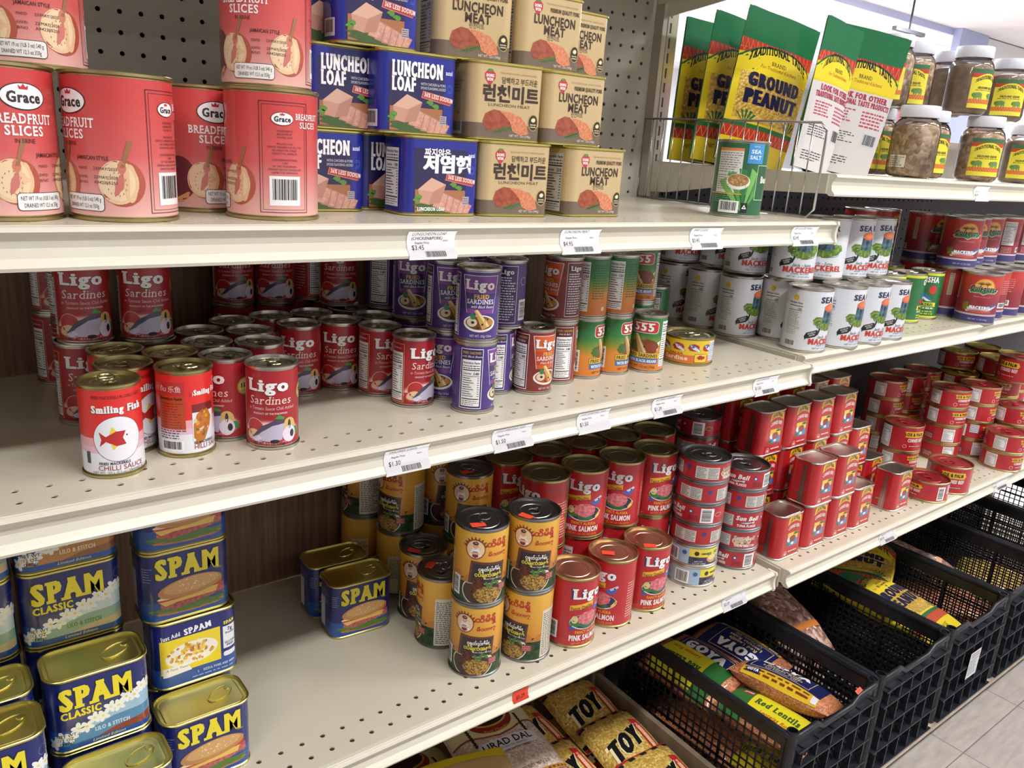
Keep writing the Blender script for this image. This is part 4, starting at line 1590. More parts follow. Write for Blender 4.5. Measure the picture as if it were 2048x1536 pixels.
round_can('oxr', .047, .046, art_ox_round(37), 'b4202c', GOLD_DK, M('a83038', .3, .6, name='red_lid_print'))
round_can('oxt', .047, .064, art_ox_round(55), 'b4202c', GOLD_DK, M('a83038', .3, .6))
round_can('oxg', .047, .046, art_ox_round(37), 'a81f2a', GOLD, GOLD)
round_can('grace', .0425, .114, art_breadfruit(), grad('pink_to_red_print', [(0.0, 'e6b6ac'), (.14, 'dea09a'), (.45, 'cf5a58'), (.8, 'c8413f'), (1.0, 'c63c3c')], .114), GOLD_DK, GOLD_DK, tab=False, finish=(.36, 0, .5, .5))

BLUE = '1a3a94'
rect_tin('spam', .0925, .057, .083, .016, art_spam('classic', .0925, .057, 78), '14226c')
rect_tin('spa', .0925, .057, .083, .016, art_spam('a', .0925, .057, 78), '14206a')
rect_tin('spb', .0925, .057, .083, .016, art_spam('b', .0925, .057, 78), '14206a')
rect_tin('spc', .0925, .057, .083, .016, art_spam('c', .0925, .057, 78), '14206a')
rect_tin('loaf', .096, .058, .083, .014, art_loaf(False, .096, .058, 83), '18248c')
rect_tin('loak', .096, .058, .083, .014, art_loaf(True, .096, .058, 83), '18248c')
rect_tin('meat', .097, .058, .083, .014, art_meat(False, .097, .058, 83), 'c3ab7e')
rect_tin('meak', .097, .058, .083, .014, art_meat(True, .097, .058, 83), 'c3ab7e')
rect_tin('ox', .079, .060, .085, .016, art_ox_tin(.079, .060), 'b81f26', TIN, taper=.07, tab=False)
# ------------------------------------------------------------------ the room
def plane_obj(name, pts, m):
    bm = bmesh.new()
    bm.faces.new([bm.verts.new(p) for p in pts])
    return struct(link_mesh(name, bm, m))


def floor_mat():
    m = bpy.data.materials.new('vinyl_tile')
    m.use_nodes = True
    nt = m.node_tree
    b = nt.nodes['Principled BSDF']
    tc = nt.nodes.new('ShaderNodeTexCoord')
    mp = nt.nodes.new('ShaderNodeMapping')
    mp.inputs['Location'].default_value = (-1.867, -0.548, 0)
    br = nt.nodes.new('ShaderNodeTexBrick')
    br.offset = 0
    br.inputs['Scale'].default_value = 1
    br.inputs['Brick Width'].default_value = .305
    br.inputs['Row Height'].default_value = .305
    br.inputs['Mortar Size'].default_value = .0013
    br.inputs['Mortar Smooth'].default_value = .2
    br.inputs['Color1'].default_value = rgb('a9a19c')
    br.inputs['Color2'].default_value = rgb('b0a8a2')
    br.inputs['Mortar'].default_value = rgb('6a6462')
    nz = nt.nodes.new('ShaderNodeTexNoise')
    nz.inputs['Scale'].default_value = 14
    nz.inputs['Detail'].default_value = 8
    mp2 = nt.nodes.new('ShaderNodeMapping')
    mp2.inputs['Scale'].default_value = (1, 5, 1)
    mx = nt.nodes.new('ShaderNodeMix')
    mx.data_type = 'RGBA'
    mx.blend_type = 'OVERLAY'
    mx.inputs[0].default_value = .35
    nt.links.new(tc.outputs['Object'], mp.inputs[0])
    nt.links.new(tc.outputs['Object'], mp2.inputs[0])
    nt.links.new(mp.outputs[0], br.inputs['Vector'])
    nt.links.new(mp2.outputs[0], nz.inputs['Vector'])
    nt.links.new(br.outputs['Color'], mx.inputs[6])
    nt.links.new(nz.outputs['Fac'], mx.inputs[7])
    nt.links.new(mx.outputs[2], b.inputs['Base Color'])
    b.inputs['Roughness'].default_value = .38
    return m


plane_obj('floor', [(-4, -4, 0), (15, -4, 0), (15, 10, 0), (-4, 10, 0)], floor_mat())
CEIL = noisy('ceiling_paint', 'd6cfd0', 'dcd6d6', 3, .8)
bm = bmesh.new()
bm.faces.new([bm.verts.new(p) for p in ((-4, -4, 2.75), (-4, 4.46, 2.75), (15, 4.46, 2.75), (15, -4, 2.75))])
struct(link_mesh('ceiling', bm, CEIL))


def tile_ceiling():
    m = noisy('ceiling_tile', 'd9d9de', 'e2e2e6', 40, .85)
    nt = m.node_tree
    b = nt.nodes['Principled BSDF']
    old = b.inputs['Base Color'].links[0].from_socket
    tc = nt.nodes.new('ShaderNodeTexCoord')
    br = nt.nodes.new('ShaderNodeTexBrick')
    br.offset = 0
    br.inputs['Scale'].default_value = 1
    br.inputs['Brick Width'].default_value = 1.22
    br.inputs['Row Height'].default_value = .61
    br.inputs['Mortar Size'].default_value = .012
    br.inputs['Mortar'].default_value = rgb('b9bac2')
    nt.links.new(tc.outputs['Object'], br.inputs['Vector'])
    nt.links.new(old, br.inputs['Color1'])
    nt.links.new(old, br.inputs['Color2'])
    nt.links.new(br.outputs['Color'], b.inputs['Base Color'])
    return m


bm = bmesh.new()
bm.faces.new([bm.verts.new(p) for p in ((-4, 4.46, 2.69), (-4, 10, 2.69), (15, 10, 2.69), (15, 4.46, 2.69))])
struct(link_mesh('ceiling_far', bm, tile_ceiling()))
BLUEP = M('a9b2d6', .6, name='pale_blue_paint')
o = bbox_obj('trim_step', -4, 15, 4.44, 4.462, 2.685, 2.752, BLUEP)
struct(o)
struct(bbox_obj('pilaster', 9.05, 9.68, 4.36, 4.44, 0, 2.748, BLUEP))
WALLW = M('dcdcde', .7, name='white_wall_paint')
struct(bbox_obj('wall_far', -4, 15, 9.9, 10, 0, 2.75, WALLW))
struct(bbox_obj('wall_right', 14.9, 15, -4, 10, 0, 2.75, WALLW))
struct(bbox_obj('wall_side', 9.7, 15, 4.40, 4.44, 0, 2.74, WALLW))
struct(bbox_obj('wall_left', -4, -3.9, -4, 10, 0, 2.75, WALLW))
struct(bbox_obj('wall_behind', -4, 15, -4, -3.9, 0, 2.75, WALLW))
# smoke detector and track spot on the ceiling at the back
t = thing('smoke_detector', 'small dark domed detector on the white ceiling', 'detector', (5.93, 4.05, 2.70))
bm = bmesh.new()
lathe(bm, [(0, -.05), (.045, -.045), (.07, -.02), (.075, 0), (0, 0)], 20)
link_mesh('dome', bm, M('202024', .3), t, True)
bm = bmesh.new()
lathe(bm, [(.078, .0), (.10, .005), (.10, .05), (0, .05)], 24)
link_mesh('mounting_ring', bm, M('dcdce0', .5), t, True)
t = thing('track_spotlight', 'cream spotlight hanging from a dark track near the ceiling', 'lamp', (7.35, 4.0, 2.30))
link_mesh('drop_rod', (lambda b: (box(b, -.006, .006, -.006, .006, .19, .452), b)[1])(bmesh.new()), M('26262a', .5), t)
link_mesh('track', (lambda b: (box(b, -.25, .25, -.02, .02, .16, .19), b)[1])(bmesh.new()), M('26262a', .5), t)
bm = bmesh.new()
tube(bm, [(0, 0, .16), (0, 0, .08), (.03, 0, .02)], .012, 6)
link_mesh('stem', bm, M('2c2c30', .5), t)
bm = bmesh.new()
lathe(bm, [(.03, .06), (.05, .05), (.08, -.08), (.07, -.08), (.045, .03), (0, .04)], 18)
o = link_mesh('shade', bm, M('e6e4d0', .5), t, True)
o.rotation_euler = (.3, .7, 0)

# ------------------------------------------------------------------ gondola shelving
PITCH_IN = .0254


def rail_profile(yf, z, h=.033):
    P = [(.012, -.0005), (.002, .0006), (-.002, -.001), (-.003, -.004), (-.0006, -.0065), (.0028, -.011), (.0042, -h / 2), (.0028, -h + .009), (-.001, -h + .0052), (-.003, -h + .0028), (-.002, -h), (.006, -h), (.012, -h + .004)]
    return [(yf + a, z + b) for a, b in P]


def shelf(name, label, x0, x1, yf, z, yb0, yb1, rows=(.7090, .7344), phase=.3405, cap=True, group=None, nohole=False):
    t = thing(name, label, 'shelf', ((x0 + x1) / 2, yf, z), 0, group)
    cx, cy = (x0 + x1) / 2, yf
    bm = bmesh.new()
    i0 = math.ceil((x0 + .02 - phase) / PITCH_IN)
    i1 = math.floor((x1 - .014 - phase) / PITCH_IN)
    xa, xb = phase + (i0 - .5) * PITCH_IN, phase + (i1 + .5) * PITCH_IN
    ya, yb = rows[0] - PITCH_IN / 2, rows[-1] + PITCH_IN / 2

    def quad(*p):
        bm.faces.new([bm.verts.new((a - cx, b - cy, 0)) for a, b in p])
    if nohole:
        quad((x0, yf), (x1, yf), (x1, yb1), (x0, yb0))
    else:
        perforated(bm, lambda a, b, c: (a - cx, b - cy, -c), phase + i0 * PITCH_IN, rows[0], i1 - i0 + 1, len(rows), PITCH_IN, PITCH_IN, 'round', .0031, .0031, .0015)
        quad((x0, yf), (x1, yf), (x1, ya), (x0, ya))
        quad((x0, ya), (xa, ya), (xa, yb), (x0, yb))
        quad((xb, ya), (x1, ya), (x1, yb), (xb, yb))
        quad((x0, yb), (x1, yb), (x1, yb1), (x0, yb0))
    # underside and side flanges
    quad2 = [(x0, yf + .012), (x0, yb0), (x1, yb1), (x1, yf + .012)]
    if nohole:
        bm.faces.new([bm.verts.new((a - cx, b - cy, -.0016)) for a, b in quad2])
    for x in (x0, x1):
        box(bm, x - cx - .001, x - cx + .001, .01, (yb0 if x == x0 else yb1) - cy, -.028, -.0005)
    link_mesh('deck', bm, BEIGE, t)
    bm = bmesh.new()
    extrude_x(bm, [(a - cy, b - z) for a, b in rail_profile(yf, z)], x0 - cx, x1 - cx)
    o = link_mesh('price_rail', bm, FASCIA, t)
    if cap:
        bm = bmesh.new()
        n = 8
        prof = [(-.004, .0008), (-.0052, -.004)] + [(-.0048 + .0026 * sin(pi * k / n), -.004 - .025 * k / n) for k in range(1, n)] + [(-.0052, -.030), (-.004, -.0345), (.014, -.0345), (.014, .0008)]
        extrude_x(bm, prof, x1 - cx - .0005, x1 - cx + .0045)
        link_mesh('end_cap', bm, FASCIA, t)
    return t


def bracket(parent, x, pts, origin):
    """flat steel bracket: (y, z) outline at x"""
    bm = bmesh.new()
    extrude_x(bm, [(y - origin[1], z - origin[2]) for y, z in pts], x - .0015 - origin[0], x + .0015 - origin[0])
    o = link_mesh('bracket', bm, BEIGE, parent)
    return o


G_SH = 'beige shelves of the gondola'
XL0, XL1, XR0, XR1 = -.60, 1.150, 1.174, 3.3
s_top = shelf('gondola_shelf', 'upper left beige shelf carrying breadfruit and luncheon meat', XL0, XL1, .684, 1.22, 1.31, 1.108, group=G_SH, nohole=False)
s_mid = shelf('gondola_shelf', 'middle left beige shelf carrying rows of sardine cans', XL0, XL1, .684, .995, 1.086, 1.086, group=G_SH)
s_low = shelf('gondola_shelf', 'lower left beige shelf carrying salmon and tuna stacks', XL0, XL1, .683, .622, 1.086, 1.086, phase=.3623, group=G_SH)
r_top = shelf('gondola_shelf', 'upper right beige shelf carrying peanut pouches and jars', XR0, XR1, .712, 1.289, 1.095, 1.095, rows=(.737, .7624), group=G_SH, cap=False)
r_mid = shelf('gondola_shelf', 'middle right beige shelf carrying white mackerel cans', XR0, XR1, .712, .999, 1.095, 1.095, rows=(.737, .7624), group=G_SH, cap=False)
r_low = shelf('gondola_shelf', 'lower right beige shelf carrying red corned beef tins', XR0 + .012, XR1, .676, .617, 1.095, 1.095, rows=(.701, .7264), group=G_SH, cap=False)
s_over = shelf('gondola_shelf', 'overhead left shelf seen only by its tapered bracket', XL0, XL1, .80, 1.585, 1.30, 1.10, group=G_SH, cap=False, nohole=True)
bracket(r_top, 1.1712, [(.722, 1.287), (.722, 1.259), (.94, 1.251), (1.05, 1.234), (1.095, 1.232), (1.095, 1.287)], r_top.location)
bracket(r_low, 1.1832, [(.692, .615), (.692, .580), (.78, .566), (1.09, .55), (1.09, .615)], r_low.location)
bracket(r_mid, 1.1712, [(.725, .997), (.725, .972), (.80, .965), (1.09, .945), (1.09, .997)], r_mid.location)
bracket(s_over, 1.166, [(.81, 1.583), (.81, 1.572), (.96, 1.555), (1.095, 1.536), (1.095, 1.62), (.9, 1.60)], s_over.location)

# uprights with slot columns
UP = noisy('upright_enamel', 'a39b8e', 'aca497', 6, .4)


def upright(label, x0):
    t = thing('gondola_upright', label, 'upright', (x0, 1.09, 0))
    bm = bmesh.new()
    w, zt, z0 = .040, 1.95, .06
    n = int((zt - z0) / .0254)
    cc = .021
    perforated(bm, lambda a, b, c: (a, c, b), cc, z0 + .0127, 1, n, .012, .0254, 'rect', .0022, .0085, .004)
    for a, b in ((0, cc - .006), (cc + .006, w)):
        bm.faces.new([bm.verts.new(p) for p in ((a, 0, z0), (b, 0, z0), (b, 0, z0 + n * .0254), (a, 0, z0 + n * .0254))])
    box(bm, 0, .004, .0005, .03, z0, zt)
    box(bm, w - .004, w, .0005, .03, z0, zt)
    box(bm, .012, .014, -.0015, 0.0005, z0, zt)
    link_mesh('post', bm, UP, t)
    link_mesh('slot_shade', (lambda b: (box(b, .004, w - .004, .012, .014, z0, zt), b)[1])(bmesh.new()), M('0c0c0e', .8), t)  # shade inside the hollow post, painted as a near-black plate
    return t


upright('slotted steel upright between the pegboard and the peanut pouches', 1.157)

# pegboard behind the top shelf
PEG = noisy('pegboard_paint', 'b3aca1', 'bbb4a9', 5, .42)
bm = bmesh.new()
dl = -.117116


def peg_map(a, b, c):
    return (a * cos(dl) - c * sin(dl) * 1.0, a * sin(dl) + c * cos(dl), b)


perforated(bm, peg_map, -62 * PITCH_IN, 1.5078 - 11 * PITCH_IN - 1.3, 63, 14, PITCH_IN, PITCH_IN, 'round', .0031, .0031, .005)
e = .0127
for a0, a1 in ((e, .021),):
    bm.faces.new([bm.verts.new(peg_map(a, b, 0)) for a, b in ((a0, 1.2157 - 1.3), (a1, 1.2157 - 1.3), (a1, 1.571 - 1.3), (a0, 1.571 - 1.3))])
t = thing('pegboard_panel', 'grey pegboard panel behind the breadfruit and luncheon tins', 'panel', (1.1359, 1.1131, 1.30))
link_mesh('board', bm, PEG, t)
bm = bmesh.new()
bm.faces.new([bm.verts.new(peg_map(a, b, .012)) for a, b in ((-1.6, -.09), (.02, -.09), (.02, .28), (-1.6, .28))])
link_mesh('hole_backing', bm, M('3a2a20', .8), t)

BROWN = noisy('hardboard_brown', '6b4f3c', '86684f', 30, .55, stretch=(6, 1, .25))
tag(bbox_obj('back_panel', XL0, 1.157, 1.0875, 1.0935, .09, 1.19, BROWN), 'brown hardboard panel behind the sardine and salmon shelves', 'panel')
GREYB = M('4c4c58', .6, name='dark_grey_board')
t = thing('back_panel', 'dark grey pegboard behind the white mackerel cans', 'panel', (1.197, 1.10, 0))
bm = bmesh.new()
perforated(bm, lambda a, b, c: (a, c, b), .02, 1.10, 44, 7, PITCH_IN, PITCH_IN, 'round', .0031, .0031, .004)
z1 = 1.10 - .0127
bm.faces.new([bm.verts.new(p) for p in ((0, 0, .06), (2.1, 0, .06), (2.1, 0, z1), (0, 0, z1))])
bm.faces.new([bm.verts.new(p) for p in ((.02 + 43.5 * PITCH_IN, 0, z1), (2.1, 0, z1), (2.1, 0, 1.265), (.02 + 43.5 * PITCH_IN, 0, 1.265))])
link_mesh('board', bm, GREYB, t)
link_mesh('hole_backing', (lambda b: (box(b, 0, 2.1, .010, .012, .06, 1.262), b)[1])(bmesh.new()), M('08080a', .8), t)  # near-black sheet painted in for the shade behind the peg holes

# base decks and kick plates
for nm, lab, x0, x1 in (('base_deck', 'low beige base deck under the bags of beans', XL0, 1.155), ('base_deck', 'low beige base deck under the black crates', 1.158, 3.3)):
    t = thing(nm, lab, 'shelf', ((x0 + x1) / 2, .60, 0), 0, 'base decks')
    w = (x1 - x0) / 2
    bm = bmesh.new()
    box(bm, -w, w, 0, .49, .055, .085)
    bmesh.ops.bevel(bm, geom=bm.edges[:], offset=.003, segments=2, affect='EDGES')
    link_mesh('deck', bm, noisy('scuffed_beige', 'b9ae98', 'd0c6b2', 25, .5), t)
    bm = bmesh.new()
    box(bm, -w, w, .04, .06, 0, .055)
    link_mesh('kick_plate', bm, M('3a3632', .6), t)
bm = bmesh.new()
box(bm, -.006, .006, 0, .34, 0, .105)
o = link_mesh('shelf_divider', bm, noisy('scuffed_board', '7a6a58', '95836e', 18, .7), None, loc=(1.128, .715, .085))
o.rotation_euler = (0, 0, -.03)
tag(o, 'scuffed brown board standing between yellow bean bags and crate', 'divider')

# wire divider at the end of the top shelf
t = thing('wire_divider', 'chrome wire divider standing at the end of the top shelf', 'divider', (1.143, .72, 1.2206))
WIRE = M('c8c8cc', .2, 1.0, name='chrome_wire')
bm = bmesh.new()
L0, Hh = .375, .142
pts = [(0, 0.012, .0022), (0, 0, .014), (0, 0, Hh - .012), (0, .012, Hh), (0, L0, Hh), (0, L0, .0022)]
tube(bm, pts, .0020, 8, True)
link_mesh('frame', bm, WIRE, t)
for k in range(14):
    bm = bmesh.new()
    y = .024 + k * (L0 - .03) / 13.6
    tube(bm, [(0, y, .0022), (0, y, Hh)], .0012, 6)
    link_mesh('wire', bm, WIRE, t)

# ------------------------------------------------------------------ cans from the table
ZW = {'T': 1.22, 'M': .995, 'L': .622, 'RT': 1.289, 'RM': .999, 'RL': .617}
CANS = {
('grace', 'T'): [(0,79,755,21),(0,165,746,-70),(0,252,828,5),(0,297,755,-122),(1,310,797,-49),(1,121,838,-31)],
('gc', 'T'): [(0,1010,766,-53)],
('smile', 'M'): [(0,142,749,-1),(0,211,767,-181),(0,165,798,48),(0,170,852,89),(0,214,821,-15)],
('ligo', 'M'): [(0,290,748,-29),(0,259,791,-66),(0,309,831,-20),(0,382,896,-25),(0,435,897,-23),(0,468,854,9),(0,483,798,11),(0,259,849,-17),(0,267,901,-16),(0,318,884,-20),(0,316,937,-19),(0,368,948,-21),(0,421,948,-24),(0,487,907,-98),(0,477,959,-6),(0,353,1038,-19),(1,354,1038,-15),(0,405,1028,-22),(1,406,1028,-24),(0,450,1057,-23),(1,459,1036,86),(0,479,1012,-25),(1,477,986,-26),(0,148,901,3),(1,152,894,-8),(0,211,886,-13),(1,209,885,-13),(0,163,952,20),(1,161,947,15),(0,162,1005,23),(1,162,1000,18),(0,151,1057,24),(1,152,1052,19)],
('lp', 'M'): [(0,536,747,49),(1,536,747,-28),(0,536,806,-59),(1,533,805,-18),(0,602,798,63),(1,612,794,-128),(0,533,879,-31),(1,529,881,-33),(0,532,950,31),(1,528,950,41),(0,597,858,15),(1,597,858,25),(0,600,915,-33),(1,600,915,-33)],
('lo', 'M'): [(0,650,775,5),(0,710,798,71),(1,710,798,-92),(0,655,846,-38),(1,655,846,-13),(0,668,905,-36),(1,668,905,-36)],
('s5', 'M'): [(0,763,801,34),(1,763,801,-154),(0,816,799,26),(1,816,799,-138),(0,873,784,-62),(0,928,862,-17),(1,928,862,-52),(0,775,858,-42),(1,775,858,-42),(0,835,862,-44),(1,835,862,-44)],
('pc', 'M'): [(0,1073,959,-48)],
('tin', 'M'): [(0,976,793,-51)],
('sea', 'RM'): [(0,1225,751,-2),(0,1316,744,-5),(0,1397,744,-6),(0,1476,747,-7),(0,1264,829,5),(0,1205,878,1),(0,1207,954,10),(0,1208,1031,5),(1,1257,815,-37),(1,1340,809,-64),(1,1417,806,-16),(1,1494,808,-18),(1,1235,898,-19),(1,1256,972,-12),(1,1223,1041,-20)],
('gei', 'RM'): [(0,1612,822,-43),(0,1680,813,31),(0,1771,819,-60),(0,1600,905,-61),(0,1685,900,-62),(0,1765,905,-63)],
('qu', 'RM'): [(0,1852,741,-56),(0,1941,761,-164),(0,2023,761,-209),(0,2104,756,-130),(0,1873,820,34),(1,1861,807,-47),(1,1940,826,-37),(1,2022,831,-38),(1,2125,831,-144),(1,2207,829,-129),(0,1900,905,-45),(1,1900,905,-5),(0,1855,990,-42),(1,1855,990,-2),(0,1770,990,-41),(1,1770,990,-41)],
('ye', 'L'): [(0,568,755,-40),(1,568,755,-25),(0,646,744,-81),(1,646,744,-39),(0,562,833,-126),(0,575,905,-40),(0,577,978,69),(1,577,976,-76),(0,556,1056,67),(1,556,1056,-118),(0,650,979,61),(1,650,979,-9),(0,649,901,-36),(1,649,901,-31)],
('sa', 'L'): [(0,723,737,-2),(0,807,744,-69),(0,884,746,-8),(0,734,828,-42),(1,734,828,-84),(0,810,824,45),(1,810,824,-37),(0,887,823,-67),(1,887,822,-49),(0,963,820,-45),(1,963,820,-10),(0,723,904,-99),(1,723,904,-9),(0,800,900,-102),(1,800,900,-12),(0,876,898,-104),(1,876,898,-14),(0,954,897,-107),(1,954,897,-17),(0,1029,885,-109),(1,1029,885,-49)],
('cb', 'L'): [(0,1014,757,-23),(1,1013,757,-53)],
('sb', 'L'): [(2,1013,757,72),(3,1014,757,-113),(4,1013,757,72),(5,1013,757,17),(0,1125,756,-91),(1,1125,756,-31),(2,1125,756,-31),(3,1125,756,44),(4,1125,756,-71),(0,1171,902,-52),(1,1171,902,-52),(2,1171,902,-52),(3,1171,902,-52),(4,1171,902,-22),(5,1171,902,-132)],
('oxr', 'RL'): [(0,2130,714,-11),(1,2130,714,4),(0,1760,722,-108),(0,1891,856,-6),(0,2048,832,52),(1,2048,832,42),(2,2048,832,-18),(3,2048,832,-20),(0,2157,808,51),(1,2157,808,-179),(2,2157,808,6),(3,2158,808,6),(0,1972,954,26),(1,1972,954,-4),(2,1972,954,-4),(3,1972,954,6),(0,2067,953,25),(1,2067,953,-5),(2,2067,953,-5),(3,2067,953,25),(0,2162,960,24),(1,2162,960,-6),(2,2162,960,-6),(3,2162,960,-6),(0,2231,895,22),(1,2231,895,-8),(2,2231,895,-8),(3,2231,895,-8),(0,2228,746,19),(1,2228,746,-11),(2,2228,746,-21),(0,2325,907,-69),(1,2325,907,-69),(2,2325,907,-69),(3,2325,907,-69),(4,2283,930,-38),(0,2297,815,-70),(1,2297,815,-70),(2,2297,815,-70),(3,2297,815,-70),(4,2311,839,-40),(0,2390,831,-71),(1,2390,831,-71),(2,2390,831,-71),(3,2390,831,-71),(4,2405,830,-41),(0,2419,922,-69),(1,2419,922,-69),(2,2419,922,-69),(3,2419,922,-69),(4,2417,924,-39)],
('oxt', 'RL'): [(0,1855,718,-54),(1,1891,856,-24),(3,2249,767,-101)],
}

DIMS = {'grace': .114, 'smile': .0855, 'ligo': .0855, 'lp': .0855, 'lo': .0855, 's5': .0855, 'pc': .0855, 'tin': .044, 'sea': .108, 'gei': .104, 'qu': .108, 'ye': .108, 'sa': .110, 'sb': .037, 'cb': .037, 'gc': .108, 'oxr': .046, 'oxt': .064}
INFO = {
    'grace': ('breadfruit_can', 'pink breadfruit can', 'breadfruit cans on the top shelf'),
    'smile': ('mackerel_can', 'red and white mackerel can', 'chilli mackerel cans'),
    'ligo': ('sardine_can', 'red sardine can', 'red sardine cans on the middle shelf'),
    'lp': ('fried_sardine_can', 'purple fried sardine can', 'purple sardine cans'),
    'lo': ('fried_sardine_can', 'rust red fried sardine can', 'rust red sardine cans'),
    's5': ('fried_sardine_can', 'green and orange sardine can', 'green and orange sardine cans'),
    'pc': ('vegetable_can', 'small green can', None),
    'tin': ('flat_sardine_can', 'yellow flat sardine can', None),
    'sea': ('mackerel_can', 'white mackerel can', 'white mackerel cans'),
    'gei': ('mackerel_can', 'green mackerel can', 'green mackerel cans'),
    'qu': ('mackerel_can', 'maroon mackerel can', 'maroon mackerel cans'),
    'ye': ('fish_paste_can', 'amber fish paste can', 'fish paste cans'),
    'sa': ('salmon_can', 'red pink salmon can', 'salmon cans'),
    'sb': ('tuna_can', 'flat red tuna can', 'red tuna cans'),
    'cb': ('tuna_can', 'flat pale blue tuna can', 'pale blue tuna cans'),
    'oxr': ('corned_beef_can', 'short round corned beef can', 'round corned beef cans'),
    'oxt': ('corned_beef_can', 'tall round corned beef can', 'tall round corned beef cans'),
    'gc': ('bean_can', 'green bean can', None),
}
ORD = ['first', 'second', 'third', 'fourth', 'fifth', 'sixth', 'seventh', 'eighth', 'ninth', 'tenth', 'eleventh', 'twelfth', 'thirteenth', 'fourteenth', 'fifteenth']
SPECIAL = {'pc': 'small green can with nutrition panel behind the yellow flat can',
           'tin': 'yellow flat sardine can at the right end of the middle shelf',
           'gc': 'green bean can standing in front of the wire divider'}
# stacks across types share a shelf spot
spots = {}
for (ty, sh), rows in CANS.items():
    for lev, x, y, rz in rows:
        hit = None
        for k in spots:
            if k[0] == sh and hypot(k[1] - x, k[2] - y) < 14:
                hit = k
                break
        if hit is None:
            hit = (sh, x, y)
            spots[hit] = []
        spots[hit].append((lev, ty, x, y, rz))
rowkeys = {}
for k, lst in spots.items():
    lst.sort()
    base_ty = lst[0][1]
    rowkeys.setdefault((base_ty if base_ty not in ('oxt',) else 'oxr', k[0]), []).append(k)
place_words = {}
for key, ks in rowkeys.items():
    ks.sort(key=lambda k: k[2])
    rows, cur = [], []
    for k in ks:
        if cur and k[2] - cur[0][2] > 38:
            rows.append(cur)
            cur = []
        cur.append(k)
    rows.append(cur)
    for ri, row in enumerate(rows):
        row.sort(key=lambda k: k[1])
        rname = 'front row' if ri == 0 else ('back row' if ri == len(rows) - 1 and len(rows) > 1 else ORD[ri] + ' row back')
        for ci, k in enumerate(row):
            place_words[k] = ('', rname) if len(ks) == 1 else ((ORD[ci] + ' from left in ', rname))
bm = bmesh.new()
box(bm, -.0095, .0095, -.0055, .0055, 0, .0004)
me_st = mk('price_sticker', bm, M('e8492c', .55, name='orange_sticker'), smooth=False)
a = Art()
a.text('$3.79', 0, -2, 4, '5a1a12', w=13, bold=.02)
STK = {('ye', 568, 755, 1), ('ye', 646, 744, 1), ('ye', 562, 834, 0), ('ye', 575, 902, 0), ('ye', 649, 901, 1), ('sa', 807, 744, 0), ('sa', 884, 746, 0)}
rnd = random.Random(11)
for k, lst in spots.items():
    z = ZW[k[0]]
    levels = sorted({l[0] for l in lst})
    zacc = 0.0
    for li, (lev, ty, x, y, rz) in enumerate(lst):
        zz = z + (zacc if lev == li else lev * DIMS[ty])
        if lev == li:
            zacc += DIMS[ty]
        n = len(lst)
        nm, desc, grp = INFO[ty]
        where, rname = place_words[k]
        if lev != li:
            lv = 'bridging two cans below'
        elif n == 1:
            lv = 'standing alone'
        elif n == 2:
            lv = ('lower', 'upper')[li] + ' of two'
        else:
            lv = 'top of stack' if li == n - 1 else ('bottom of stack' if li == 0 else ORD[li] + ' up in stack')
        lab = SPECIAL.get(ty) or '%s, %s, %s%s' % (desc, lv, where, rname)
        key = ty
        if ty == 'sa' and lev == 1 or ty == 'sa' and y > 800:
            key = 'sad'
        if ty == 'sb' and (li + x) % 2 == 0:
            key = 'sbm'
        if ty == 'oxr' and x > 2200 and y > 780:
            key = 'oxg'
        st = None
        if any(s[0] == ty and s[3] == lev and hypot(s[1] - x, s[2] - y) < 12 for s in STK):
            a0 = rnd.uniform(-.6, .6)
            st = (me_st, (-.012 * cos(a0 + .7), -.014 + .01 * a0, DIMS[ty] - .0031), a0)
            wr = -atan2(-x, y)
        spawn(key, nm, lab, 'can', (x * .001, y * .001, zz), radians(rz), grp, tabrot=rnd.uniform(0, 6.28), sticker=st)

